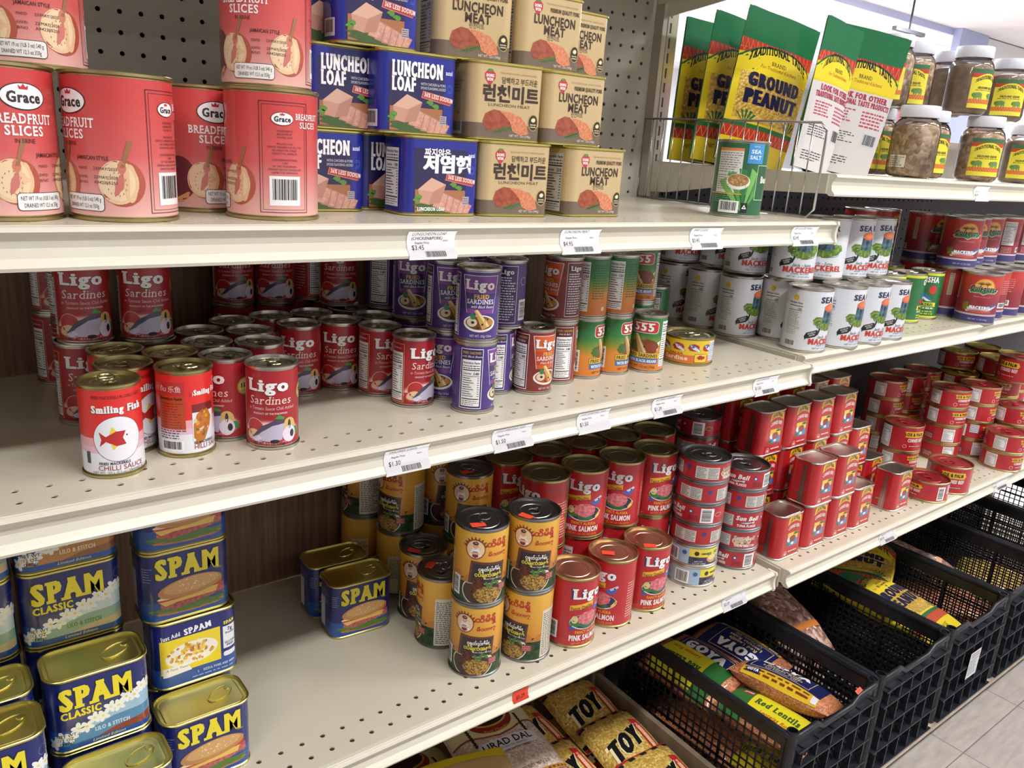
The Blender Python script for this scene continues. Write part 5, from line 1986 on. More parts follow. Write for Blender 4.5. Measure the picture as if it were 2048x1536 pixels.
# ------------------------------------------------------------------ rounded tins: key, x centre, y of the front, level, turn
TINS = [
    ('luncheon_tin', 'luncheon tins on the top shelf', 'T', .083, .058, 'can', [
        ('loaf', .372, .800, 0, 0, 'dark blue loaf tin, bottom one right beside the breadfruit stack'),
        ('loaf', .466, .818, 0, 0, 'dark blue loaf tin half hidden behind the Korean lettered blue tin'),
        ('loak', .490, .756, 0, -3, 'dark blue tin with white Korean lettering, front of the bottom row'),
        ('loaf', .402, .806, 1, 0, 'dark blue loaf tin, middle one beside the breadfruit stack'),
        ('loaf', .470, .777, 1, -4, 'dark blue loaf tin, middle level, behind the Korean lettered blue tin'),
        ('loaf', .392, .826, 2, 0, 'dark blue loaf tin, topmost beside the upper breadfruit can'),
        ('loaf', .428, .790, 2, -4, 'dark blue loaf tin, topmost of the right hand blue stack'),
        ('meak', .588, .750, 0, -6, 'tan tin with brown Korean lettering, bottom level'),
        ('meat', .664, .812, 0, 0, 'tan luncheon meat tin mostly hidden between two bottom tins'),
        ('meat', .712, .750, 0, 0, 'tan luncheon meat tin at the right end of the bottom level'),
        ('meat', .520, .825, 1, 0, 'tan luncheon meat tin mostly hidden behind the blue middle tin'),
        ('meak', .578, .762, 1, -8, 'tan tin with brown Korean lettering, middle level'),
        ('meat', .682, .766, 1, -2, 'tan luncheon meat tin at the right end of the middle level'),
        ('meat', .550, .790, 2, -10, 'tan luncheon meat tin, left one of the top level'),
        ('meat', .652, .785, 2, -2, 'tan luncheon meat tin, middle one of the top level'),
        ('meat', .745, .838, 2, 0, 'tan luncheon meat tin, right one of the top level'),
        ('meat', .745, .838, 1, 0, 'tan luncheon meat tin hidden behind the right end, middle level'),
        ('meat', .745, .838, 0, 0, 'tan luncheon meat tin hidden behind the right end, bottom level'),
        ('loaf', .446, 1.03, 0, 90, 'blue tin turned sideways by the pegboard, lower of the right pair'),
        ('loaf', .446, 1.03, 1, 90, 'blue tin turned sideways by the pegboard, upper of the right pair'),
        ('loaf', .455, 1.105, 0, 90, 'blue tin farthest back by the pegboard, lower of the left pair'),
        ('loaf', .455, 1.105, 1, 90, 'blue tin farthest back by the pegboard, upper of the left pair')]),
    ('pork_tin', 'blue pork tins on the lower shelf', 'L', .083, .057, 'can', [
        ('spc', .107, .815, 3, 0, 'blue flower print pork tin, topmost, with sunset beach picture'),
        ('spa', .107, .815, 2, 0, 'blue flower print pork tin second from top, pale sky picture'),
        ('spa', .107, .815, 1, 0, 'blue flower print pork tin, second up, behind the stepped front tins'),
        ('spa', .107, .815, 0, 0, 'blue flower print pork tin at the bottom of the rear stack'),
        ('spb', .114, .752, 1, 0, 'blue flower print pork tin with wave picture, lid in view'),
        ('spb', .114, .752, 0, 0, 'blue flower print pork tin under the wave picture tin'),
        ('spb', .117, .688, 0, 0, 'blue flower print pork tin nearest the shelf edge, lid only'),
        ('spam', .214, .800, 3, 0, 'blue burger print pork tin at the top of the right stack'),
        ('spam', .214, .800, 2, 0, 'blue burger print pork tin second from top of the right stack'),
        ('spam', .219, .797, 1, 180, 'blue pork tin turned to show its yellow pasta recipe side'),
        ('spam', .214, .803, 0, 0, 'blue burger print pork tin at the bottom of the right stack'),
        ('spam', .211, .738, 0, 0, 'blue burger print pork tin alone in front of the right stack'),
        ('spam', .474, .893, 0, -4, 'blue burger print pork tin in front of its twin mid shelf'),
        ('spam', .470, .955, 0, -4, 'blue burger print pork tin behind its twin mid shelf'),
        ('spa', .012, .815, 3, 0, 'blue flower print pork tin, topmost at the far left edge'),
        ('spa', .012, .815, 2, 0, 'blue flower print pork tin, third up at the far left edge'),
        ('spa', .012, .815, 1, 0, 'blue flower print pork tin, second up at the far left edge'),
        ('spa', .012, .815, 0, 0, 'blue flower print pork tin, bottom one at the far left edge'),
        ('spa', .014, .750, 1, 0, 'blue flower print pork tin, left edge, upper one of middle step'),
        ('spa', .014, .750, 0, 0, 'blue flower print pork tin, left edge, lower one of middle step'),
        ('spb', .014, .686, 1, 0, 'blue flower print pork tin, left edge, upper one of front step'),
        ('spb', .014, .686, 0, 0, 'blue flower print pork tin, left edge, lower one of front step')]),
]
ox = []
for col, (x, n) in enumerate(((1.192, 1), (1.275, 2), (1.356, 2), (1.437, 1), (1.594, 1))):
    for l in range(n):
        lv = {1: 'single', 2: ('lower', 'upper')[l]}[n]
        ox.append(('ox', x + .0395, .708, l, 0, 'tall red corned beef tin, %s one, %s from left in the front row' % (lv, ORD[col])))
for col, (x, n) in enumerate(((1.204, 3), (1.286, 3), (1.368, 3), (1.450, 3), (1.532, 2), (1.614, 1))):
    for l in range(n):
        lv = {1: ('single',), 2: ('lower', 'upper'), 3: ('bottom', 'middle', 'top')}[n][l]
        ox.append(('ox', x + .0395, .785, l, 0, 'tall red corned beef tin, %s one, %s from left in the second row' % (lv, ORD[col])))
for col, (x, n) in enumerate(((1.215, 3), (1.300, 3), (1.385, 3), (1.470, 3), (1.555, 3))):
    for l in range(n):
        ox.append(('ox', x + .0395, .862, l, 0, 'tall red corned beef tin, %s one, %s from left in the back row' % (('bottom', 'middle', 'top')[l], ORD[col])))
TINS.append(('corned_beef_tin', 'tall corned beef tins', 'RL', .085, .060, 'can', ox))
for nm, grp, sh, h, dep, cat, lst in TINS:
    for key, x, yf, l, rz, lab in lst:
        spawn(key, nm, lab, cat, (x, yf + dep / 2, ZW[sh] + l * h), radians(rz), grp)
# ------------------------------------------------------------------ shelf-edge price tags
def rail_y(z_rel, yf, h=.033):
    """face of the price rail at a depth below the shelf top"""
    P = [(-.0006, -.0065), (.0028, -.011), (.0042, -h / 2), (.0028, -h + .009), (-.001, -h + .0052), (-.003, -h + .0028), (-.002, -h)]
    for (a, b), (c, d) in zip(P, P[1:]):
        if b >= z_rel >= d:
            return yf + a + (c - a) * (b - z_rel) / (b - d)
    return yf - .002


def price_tag(label, x0, x1, yf, z, lines, price, bar=True, hide_top=True):
    cx = (x0 + x1) / 2
    w = (x1 - x0) * 1000
    h = 27.5
    a = Art()
    a.rect(-w / 2, 0, w / 2, h, 'e9e9ec', 0)
    for i, t in enumerate(lines):
        a.text(t, -w / 2 + 5, h - 4.2 - 4.4 * i, 3.0, '26262a', bold=.0, L=1, align='l', maxw=w - 8)
    a.text('Regular Price', -w / 2 + 9, h - 10.6 - (2 if len(lines) > 1 else 0), 2.1, '2c2c30', L=1, align='l')
    a.text('EACH', w / 2 - 14, h - 10.6, 1.5, '3c3c40', L=1, align='l')
    a.text(price, -w / 2 + 5, h - 18.2, 4.4, '26262a', L=1, align='l')
    if bar:
        rnd2 = random.Random(int(x0 * 1000))
        t = -w / 2 + 19
        while t < w / 2 - 13:
            q = rnd2.choice((.4, .6, .9))
            a.rect(t, 1.2, t + q, 8, '2c2c30', 1)
            t += q + rnd2.choice((.4, .6))
    top = z - .0064

    def wrap(u, v, off):
        zz = top - .0005 - (h * .001 - v)
        y = rail_y(max(min(zz - z, -.0065), -.033), yf)
        return (u, y - .0006 - off - yf, zz - z)
    o = bake_art('price_tag', a, wrap, vcuts=[z + b - top + .0005 + h * .001 for b in (-.011, -.0165, -.024, -.0278, -.0302)], finish=(.5, 0, .4), layer=.00015)
    bm = bmesh.new()
    bm.from_mesh(o.data)
    bm.free()
    o.location = (cx, yf, z)
    tag(o, label, 'price tag', 'price tags on the shelf rails')
    return o


price_tag('white tag reading luncheon loaf chicken and pork on upper shelf', .404, .460, .684, 1.22, ['LUNGCHEON LOAF', '(CHICKEN&PORK)'], '$3.45')
price_tag('white tag reading luncheon meat $4.95 on the upper shelf', .601, .661, .684, 1.22, ['LUNCHEON MEAT'], '$4.95')
price_tag('white tag reading spam classic $3.45 on the upper shelf'.replace('spam', 'pork'), .821, .884, .684, 1.22, ['SPAM CLASSIC'], '$3.45')
price_tag('white tag reading dry roasted peanu near the upper shelf end', 1.043, 1.108, .684, 1.22, ['DRY ROASTED PEANU'], '$3.49')
price_tag('white tag reading sardines $1.30 on the middle shelf', .384, .438, .684, .995, ['SARDINES (LIGO)'], '$1.30')
price_tag('white tag reading sardines 155G $1.50, second along the middle shelf', .523, .581, .684, .995, ['LIGO SARDINES 155G'], '$1.50')
price_tag('white torn tag reading sardines 155G, third along the middle shelf', .653, .708, .684, .995, ['LIGO SARDINES 155G'], '$1.50', bar=False)
price_tag('white tag reading fried sardines $1.39 on the middle shelf', .788, .846, .684, .995, ['555 FRIED SARDINES'], '$1.39')
price_tag('white tag with $1.50 nearest the end of the middle shelf', 1.009, 1.070, .684, .995, ['LIGO SARDINES'], '$1.50')
price_tag('white tag with barcode under the flat red tuna stacks', 1.016, 1.078, .683, .622, [], '$2.49')
price_tag('white tag under the tall red corned beef tins', 1.500, 1.565, .676, .617, [], '$4.99')
price_tag('white tag farther right below the round corned beef cans', 2.02, 2.10, .676, .617, [], '$4.49')
price_tag('white crumpled tag below the peanut jars', 1.66, 1.72, .712, 1.289, [], '$6.99', bar=False)
a = Art()
a.rect(-13, 0, 13, 18, 'ea4a30', 0)
a.text('$5.29', 0, 3, 5, '6a1a10', w=15, bold=.02, L=1)
o = bake_art('price_sticker', a, lambda u, v, off: (u, rail_y(max(min(v - .027, -.0065), -.033), .683) - .0006 - off - .683, v - .027), vcuts=[.003 * k for k in range(1, 6)], finish=(.5, 0, .4))
o.location = (.596, .683, .622)
tag(o, 'orange $5.29 sticker on the lower shelf edge', 'price sticker')

# ------------------------------------------------------------------ bags
def grains(name, h1, h2, h3, scale, rough=.45, bump=.7, bd=.003, gloss=0.6):
    m = bpy.data.materials.new(name)
    m.use_nodes = True
    nt = m.node_tree
    b = nt.nodes['Principled BSDF']
    tc = nt.nodes.new('ShaderNodeTexCoord')
    v = nt.nodes.new('ShaderNodeTexVoronoi')
    v.inputs['Scale'].default_value = scale
    nt.links.new(tc.outputs['Object'], v.inputs['Vector'])
    r = nt.nodes.new('ShaderNodeValToRGB')
    e = r.color_ramp.elements
    e[0].color, e[0].position = rgb(h1), .15
    e[1].color, e[1].position = rgb(h2), .55
    q = e.new(.9)
    q.color = rgb(h3)
    sp = nt.nodes.new('ShaderNodeSeparateColor')
    nt.links.new(v.outputs['Color'], sp.inputs[0])
    nt.links.new(sp.outputs[0], r.inputs[0])
    nt.links.new(r.outputs[0], b.inputs['Base Color'])
    inv = nt.nodes.new('ShaderNodeMath')
    inv.operation = 'SUBTRACT'
    inv.inputs[0].default_value = 1
    nt.links.new(v.outputs['Distance'], inv.inputs[1])
    bp = nt.nodes.new('ShaderNodeBump')
    bp.inputs['Strength'].default_value = bump
    bp.inputs['Distance'].default_value = bd
    nt.links.new(inv.outputs[0], bp.inputs['Height'])
    nt.links.new(bp.outputs[0], b.inputs['Normal'])
    b.inputs['Roughness'].default_value = rough
    b.inputs['Coat Weight'].default_value = gloss
    b.inputs['Coat Roughness'].default_value = .08
    return m


LENTIL = grains('orange_lentils', 'a8603c', 'c47a50', 'd9946a', 330, bd=.0015)
MUNG = grains('yellow_split_beans', 'b8923a', 'd0ac52', 'e2c878', 240, bd=.002)
URAD = grains('pale_split_beans', 'c0aa9a', 'd4c0b2', 'e4d4c8', 230, bd=.0015)
PINTO = grains('speckled_beans', '7a5048', 'a87a6c', 'd4b8a4', 95, bd=.005)
PNUT = grains('ground_peanuts', 'b0862a', 'c9a23c', 'dcbc5c', 260, bd=.002)


def pillow(name, label, cat, W, L, T, art, mat, loc, rot, group=None, seed=1, wrinkle=.0016, pn=2.4, seal=None, corner=.5):
    """filled flat bag lying on its back: x across, y along, z up"""
    ph = [random.Random(seed).uniform(0, 6.28) for _ in range(6)]

    def top(u, v, off=0.0, sgn=1):
        a, b = min(1, abs(2 * u / W)), min(1, abs(2 * v / L))
        p = max(0.0, (1 - a ** pn)) ** .55 * max(0.0, (1 - b ** (pn + .6))) ** corner
        z = T / 2 * p
        edge = max(a, b) ** 4
        z += wrinkle * edge * (sin(38 * u + ph[0]) + sin(52 * v + ph[1])) * (1 if max(a, b) < 1 else .6)
        z += wrinkle * .8 * sin(30 * u + 44 * v + ph[2]) * p
        pull = 1 - .035 * (1 - (1 - b) ** 2) * (a ** 2)
        return Vector((u * pull, v * (1 - .03 * a ** 4), sgn * z + (off if sgn > 0 else -off)))
    root = thing(name, label, cat, loc, 0, group)
    root.rotation_euler = rot
    bm = bmesh.new()
    nu, nv = 22, 30
    g = {}
    for s in (1, -1):
        for i in range(nu + 1):
            for j in range(nv + 1):
                u, v = W * (i / nu - .5), L * (j / nv - .5)
                if s == -1 and (i in (0, nu) or j in (0, nv)):
                    g[s, i, j] = g[1, i, j]
                else:
                    g[s, i, j] = bm.verts.new(top(u, v, 0, s))
    for s in (1, -1):
        for i in range(nu):
            for j in range(nv):
                f = [g[s, i, j], g[s, i + 1, j], g[s, i + 1, j + 1], g[s, i, j + 1]]
                bm.faces.new(f if s > 0 else f[::-1])
    o = bpy.data.objects.new('bag', mk('bag', bm, mat))
    COL.objects.link(o)
    o.parent = root
    if art is not None:
        a2 = Art()
        for it in art.items:
            a2.items.append((it[0] + 5, it[1], [(min(max(p, -W * 499), W * 499), min(max(q, -L * 499), L * 499)) for p, q in it[2]], it[3]))
        uc = [W * (i / nu - .5) for i in range(1, nu)]
        vc = [L * (j / nv - .5) for j in range(1, nv)]
        bake_art('print', a2, lambda u, v, off: tuple(top(u, v, off)), uc, vc, finish=(.3, 0, .5), parent=root, layer=.00014)
    return root


def art_mung():
    a = Art()
    a.text('TOY', -8, -22, 38, 'e8dcb0', w=92, bold=.20, shear=.35, rot=14, L=1)
    a.text('TOY', -8, -22, 38, '141418', w=84, bold=.13, shear=.35, rot=14, L=2)
    a.poly([(34, -66), (52, -60), (54, 40), (36, 44)], 'b8242a', 1)
    a.lines(39, -56, 49, 36, 1, 'e8c8a0', 2, .6)
    a.text('YELLOW PEELED BEANS', 46, -12, 6, 'ecd0a8', w=84, rot=88, bold=.03, L=3)
    a.rect(-60, -64, -36, -40, 'e6e0e0', 1)
    blob(a, -50, -52, 7, 8, 'b82a4a', 2, 3, jag=.4)
    a.rect(-40, -64, -34, -40, '1c1c24', 2)
    for s in (-1, 1):
        a.rect(-75, s * 80 - 6, 75, s * 80 + 6, 'a8262c', 1)
        for k in range(5):
            a.rect(-70 + k * 30, s * 72 - 4, -56 + k * 30, s * 72 + 4, '1c1c22', 2)
    return a


def art_urad():
    a = Art()
    a.rect(-90, 44, 90, 120, 'd6d0a0', .6)
    a.poly([(-90, 44), (-60, 42), (-30, 30), (0, 25), (30, 30), (60, 42), (90, 44), (90, 40), (62, 38), (30, 26), (0, 21), (-30, 26), (-62, 38), (-90, 40)], '9c4a34', 1)
    a.poly([(-90, 46), (-60, 42), (-30, 30), (0, 25), (30, 30), (60, 42), (90, 46)], 'd6d0a0', 1.1)
    a.ell(0, 66, 46, 34, '8e2a24', 1.4, n=36)
    a.ell(0, 74, 40, 26, 'd0a04a', 1.7, n=36)
    a.ell(0, 76, 37, 24, '2a1c18', 2, n=36)
    a.text('Best Quality', 0, 36, 8, 'e0b050', w=52, arc=-4, shear=.2, L=3)
    for s in (-1, 1):
        for k in range(7):
            a.ell(s * 54, 60 - k * 7, 3, 4.4, '2c2a1c', 2, n=8, rot=30 * s)
    a.rrect(-56, -14, 66, 16, 12, 'd9d9de', 1.5)
    a.text('URAD DAL', 4, -3, 15, '1c1c1e', w=104, bold=.02, L=3)
    a.text('-SPLIT MATPE BEANS-', 4, -11, 5, '3a3a40', w=70, L=3)
    a.text('-HARICOTS MATPE CASSES-', 4, -20, 5, '3a3a40', w=82, L=3)
    a.text('NET WT. / POIDS NET 907 g 2 lb', 0, -66, 6.6, '2a2420', w=112, L=3)
    a.rect(-90, -82, 90, -74, 'b8863a', 1.5)
    for k in range(18):
        a.ell(-85 + k * 10, -78, 3.4, 2.2, '7a3c1c', 2, n=8)
    a.rect(-90, -84.5, 90, -83, '7a3c1c', 1.6)
    return a


def art_flour(kind):
    a = Art()
    if kind == 0:
        a.rect(-100, 112, 100, 150, 'd8c22a', 1)
        a.rrect(-66, 10, 66, 74, 28, 'd9c8cc', 1.5)
        a.text('suji', 22, 30, 30, '8e2430', w=60, bold=.06, serif=.8, L=3)
        a.text('SEMOLINA', 0, 16, 8, '5a3a34', w=60, L=3)
    else:
        a.ell(0, 30, 56, 56, '34345c', 1, n=40)
        a.ell(0, 30, 53, 53, 'd4ccc0', 1.3, n=40)
        a.ell(0, 30, 40, 40, '34345c', 1.5, n=40)
        a.ell(0, 30, 38.4, 38.4, 'd4ccc0', 1.7, n=40)
        a.text('IN TOWN', 0, -18, 9, '2c2c50', w=64, arc=-8, bold=.03, L=3)
        a.rect(62, -80, 74, 100, '4a4068', 1)
    return a


def art_lentil_blue():
    a = Art()
    a.rect(-80, -42, 80, 44, '1e2458', 1)
    a.frame(-70, -36, 52, 38, 1.4, 'd8c88a', 2)
    a.text('GOYA', -8, 6, 24, 'f2f2f4', w=104, bold=.10, L=3)
    a.text('Red Lentils', -8, -9, 9, 'e8d890', w=72, bold=.02, serif=.5, L=3)
    a.text('Lentejas Rojas', -8, -21, 9, 'e8d890', w=84, bold=.02, serif=.5, L=3)
    a.text('Lal Masoor Dal', -8, -32, 7, 'd8d8e0', w=68, L=3)
    a.rect(-80, -62, 80, -42, 'd8b42c', 1)
    a.lines(-76, -60, 60, -45, 2, '7a3a14', 2, .5, 4)
    a.rect(-72, -58, -44, -44, '1e2458', 2.3)
    a.text('GOYA', -58, -54, 7, 'f2f2f4', w=24, bold=.08, L=3)
    a.rect(66, -60, 78, -44, 'dfe2ee', 2.4)
    return a


def art_lentil_green():
    a = Art()
    a.poly([(-80, -60), (-30, -60), (-40, 60), (-80, 60)], '2f6a34', 1)
    a.poly([(-34, -50), (70, -56), (82, 0), (70, 56), (-40, 50)], 'd8cc2a', 1.4)
    a.text('Red Lentils', 18, -8, 22, '2a5a24', w=92, bold=.06, serif=.6, L=3)
    a.text('Lentejas Rojas', 26, -34, 10, 'b83a24', w=70, bold=.02, shear=.2, L=3)
    a.ell(-52, 24, 14, 10, '8e2a30', 2, n=20)
    a.text('ZIYAD', -52, 20, 7, 'f0e0d8', w=20, bold=.05, L=3)
    return a


def traditional(W, H, back=False, lying=False):
    """pouch print, u centred, v from 0"""
    a = Art()
    w = W * 500
    h = H * 1000
    if not back:
        a.rect(-w, 0, w, h * .74, 'dcc42c', .5)
        a.rect(-w + 9, h * .28, w - 9, h * .66, PNUT, .8)
    else:
        a.rect(-w, 0, w, h * .60, 'cdc9c8', .5)
        a.rect(-w, h * .58, w, h * .74, 'dcc42c', .6)
    a.rect(-w, h * .80, w, h, '1c6a40', .5)
    a.rect(-w, h * .71, w, h * .80, 'b8362c', 1)
    for k in range(-8, 9):
        x = k * 11
        a.line([(x, h * .715), (x + 5, h * .795), (x + 10, h * .715)], .8, 'dc8a5a', 1.2)
    n = 14
    pts = []
    for k in range(n + 1):
        q = -1 + 2 * k / n
        pts.append((q * w, h * (.685 + .105 * (1 - abs(q) ** 2.2))))
    a.poly([(-w, h * .60)] + pts + [(w, h * .60)], '22603c', 1.5)
    a.poly([(-w, h * .59)] + [(p, q - 3.4) for p, q in pts] + [(w, h * .59)], 'e2cc30', 1.8)
    a.text('TRADITIONAL TASTE', 0, h * .655, h * .052, '1c1c20', w=w * 1.62, bold=.06, serif=.5, arc=h * .085, wave=.25, L=3)
    a.text('BRAND', 0, h * .668, h * .026, '2a241c', w=w * .4, serif=.8, L=3)
    a.text('For Traditional Kitchens', 0, h * .635, h * .024, 'b8442c', w=w * 1.0, shear=.3, L=3)
    if not back:
        a.text('GROUND', 0, h * .51, h * .082, '1c1c44', w=w * 1.42, bold=.12, L=3)
        a.text('PEANUT', 0, h * .395, h * .088, '1c1c44', w=w * 1.46, bold=.13, L=3)
        for sx in (-1, 1):
            for k in range(5):
                t = radians(50 + 20 * k)
                a.poly([(sx * w * .62, h * .25), (sx * w * .62 + 26 * cos(t) - 2, h * .25 + 26 * sin(t)), (sx * w * .62 + 26 * cos(t) + 3, h * .25 + 24 * sin(t))], '2a6a3a', 1.4)
        a.rect(-w, h * .235, w, h * .265, '2a6a3a', 1.6)
        a.rect(-w, h * .16, w, h * .235, 'b8362c', 1.6)
        for k in range(-8, 9):
            x = k * 11
            a.line([(x, h * .165), (x + 5, h * .23), (x + 10, h * .165)], .8, 'dca05a', 1.9)
        a.text('NET WT. 16 OZ', -w * .3, h * .10, h * .026, '2a241c', w=w * .7, L=3)
    else:
        a.text('LOOK FOR OTHER', w * .05, h * .53, h * .036, 'a8304a', w=w * 1.5, bold=.08, serif=.6, L=3)
        a.text('TRADITIONAL TASTE PRODUCTS', w * .05, h * .485, h * .034, 'a8304a', w=w * 1.78, bold=.08, serif=.6, L=3)
        a.lines(-w * .8, h * .36, -w * .05, h * .46, 5, 'b8405a', 2, .45, 3)
        a.lines(w * .15, h * .34, w * .85, h * .46, 5, 'b8405a', 2, .45, 4)
        a.barcode(w * .34, h * .22, w * .84, h * .31, bg='c4c4cc', num=False)
        a.lines(-w * .85, h * .22, w * .1, h * .30, 5, '3a3a40', 2, .35, 5)
        a.lines(-w * .85, h * .06, w * .1, h * .13, 4, '3a3a40', 2, .35, 6)
    return a


def pouch(label, loc, rz, lean, W, H, T, back=False, seed=1, tiltx=0.0):
    root = thing('peanut_pouch', label, 'pouch', loc, 0, 'stand up peanut pouches')
    root.rotation_euler = Matrix.Rotation(rz, 3, 'Z').to_4x4().to_euler()
    R = Matrix.Rotation(rz, 4, 'Z') @ Matrix.Rotation(lean, 4, 'Y') @ Matrix.Rotation(tiltx, 4, 'X')
    root.rotation_euler = R.to_euler()
    ph = [random.Random(seed).uniform(0, 6.28) for _ in range(5)]

    def srf(u, v, off=0.0, s=-1):
        a = min(1, abs(2 * u / W))
        b = min(max(v / H, 0), 1)
        fill = max(0.0, 1 - (b / .80) ** 3) if b < .8 else 0.0
        p = (1 - a ** 2.2) ** .6
        y = .0012 + T / 2 * p * fill ** .7 * (.55 + .45 * min(1, b * 5))
        y += .0014 * sin(60 * u + 25 * v + ph[0]) * (p * .5 + .3) * (1 if b > .05 else 0) + .003 * b * b * sin(22 * u + ph[1])
        base = .004 * sin(14 * u + ph[2]) * max(0, b - .75)
        k = .93 + .07 * b if b < .5 else .965 + .04 * (b - .5)
        return (u * k, (s * y if s < 0 else y * .9) + base + s * off, v)
    bm = bmesh.new()
    nu, nv = 20, 30
    g = {}
    for s in (-1, 1):
        for i in range(nu + 1):
            for j in range(nv + 1):
                u, v = W * (i / nu - .5), H * j / nv
                # rounded top corners
                if j == nv and i in (0, nu):
                    v -= .006
                g[s, i, j] = bm.verts.new(srf(u, v, 0, s))
    for s in (-1, 1):
        for i in range(nu):
            for j in range(nv):
                f = [g[s, i, j], g[s, i + 1, j], g[s, i + 1, j + 1], g[s, i, j + 1]]
                bm.faces.new(f if s < 0 else f[::-1])
    for i in range(nu):
        bm.faces.new((g[-1, i, nv], g[-1, i + 1, nv], g[1, i + 1, nv], g[1, i, nv]))
        bm.faces.new((g[-1, i + 1, 0], g[-1, i, 0], g[1, i, 0], g[1, i + 1, 0]))
    for j in range(nv):
        bm.faces.new((g[-1, 0, j + 1], g[-1, 0, j], g[1, 0, j], g[1, 0, j + 1]))
        bm.faces.new((g[-1, nu, j], g[-1, nu, j + 1], g[1, nu, j + 1], g[1, nu, j]))
    o = bpy.data.objects.new('bag', mk('bag', bm, M('1d6a42', .25, name='green_foil')))
    COL.objects.link(o)
    o.parent = root
    uc = [W * (i / nu - .5) for i in range(1, nu)]
    vc = [H * j / nv for j in range(1, nv)]
    for nm, s, bk in (('front_print', -1, False), ('back_print', 1, True)):
        ar = traditional(W, H, bk)
        a2 = Art()
        for it in ar.items:
            vs = [(min(max(p, -W * 499), W * 499), min(max(q, 0.5), H * 999 - .5)) for p, q in it[2]]
            if s > 0:
                vs = [(-p, q) for p, q in vs]
            a2.items.append((it[0] + 3, it[1], vs, it[3]))
        bake_art(nm, a2, (lambda s: lambda u, v, off: srf(u, v, off, s))(s), uc, vc, finish=(.24, 0, .5), parent=root, layer=.00016, flip=s > 0)
    return root


ZS = 1.2895
pouch('peanut pouch with bold GROUND PEANUT front, foremost behind the wire divider', (1.236, .925, ZS), radians(-12), radians(9), .168, .252, .05, seed=1)
pouch('peanut pouch second from the upright, front label partly covered', (1.232, .990, ZS), radians(-4), radians(6), .155, .250, .045, seed=2)
pouch('peanut pouch nearest the steel upright, mostly covered by the next pouch', (1.235, 1.048, ZS), radians(-2), radians(3), .150, .245, .04, seed=3)
pouch('peanut pouch turned to show its pale back print beside the jars', (1.368, .835, ZS), radians(148), radians(-8), .135, .240, .04, seed=4)
pouch('peanut pouch turned edge on between the front and back facing pouches', (1.252, .812, ZS), radians(176), radians(-9), .100, .238, .034, seed=5)

# ------------------------------------------------------------------ peanut jars
def clear_plastic():
    m = bpy.data.materials.new('clear_plastic')
    m.use_nodes = True
    nt = m.node_tree
    nt.nodes.remove(nt.nodes['Principled BSDF'])
    out = nt.nodes['Material Output']
    tr = nt.nodes.new('ShaderNodeBsdfTransparent')
    tr.inputs[0].default_value = (.97, .97, .98, 1)
    gl = nt.nodes.new('ShaderNodeBsdfGlossy')
    gl.inputs['Roughness'].default_value = .06
    fr = nt.nodes.new('ShaderNodeFresnel')
    fr.inputs[0].default_value = 1.45
    mx = nt.nodes.new('ShaderNodeMixShader')
    nt.links.new(fr.outputs[0], mx.inputs[0])
    nt.links.new(tr.outputs[0], mx.inputs[1])
    nt.links.new(gl.outputs[0], mx.inputs[2])
    nt.links.new(mx.outputs[0], out.inputs[0])
    return m


CLEAR = clear_plastic()
NUTS = grains('shelled_nuts', 'b8987a', 'd2b698', 'e6d2b6', 120, bd=.005, gloss=.1)
POWDER = noisy('nut_powder', 'a08a76', 'b8a28c', 60, .8, bump=.4)


def jar_art():
    a = Art()
    a.rect(-34, 0, 34, 74, 'dccf3c', 0)
    a.rect(-34, 66, 34, 74, '3a6a44', 1)
    a.rect(-34, 58, 34, 66, 'b8402c', 1)
    pts = [(-34 + 68 * k / 10, 50 + 16 * (1 - (2 * k / 10 - 1) ** 2)) for k in range(11)]
    a.poly([(-34, 45)] + pts + [(34, 45)], 'dccf3c', 1.5)
    a.text('TRADITIONAL TASTE', 0, 47, 6.6, '2a2a20', w=56, bold=.05, serif=.5, arc=9, L=3)
    a.text('GROUND EGUSI', 0, 37, 4, '3a3420', w=40, bold=.04, L=3)
    a.lines(-24, 33, 24, 36, 1, '8a7a2a', 2, .5)
    for s in (-1, 1):
        blob(a, s * 17, 25, 9, 5, '6a8a4a', 2, 5, jag=.1)
        a.ell(s * 17 - 8, 25, 4, 4, '5a7a3c', 2.2, n=12)
        for q in (-6, -2, 4, 8):
            a.rect(s * 17 + q - 1.4, 17.5, s * 17 + q + 1, 24, '6a8a4a', 2)
    a.rect(-34, 9, 34, 17, 'c8642c', 1.6)
    for k in range(-6, 7):
        a.line([(k * 5.4 - 2.7, 9.6), (k * 5.4, 16), (k * 5.4 + 2.7, 9.6)], .6, 'e09a5a', 1.9)
    return a


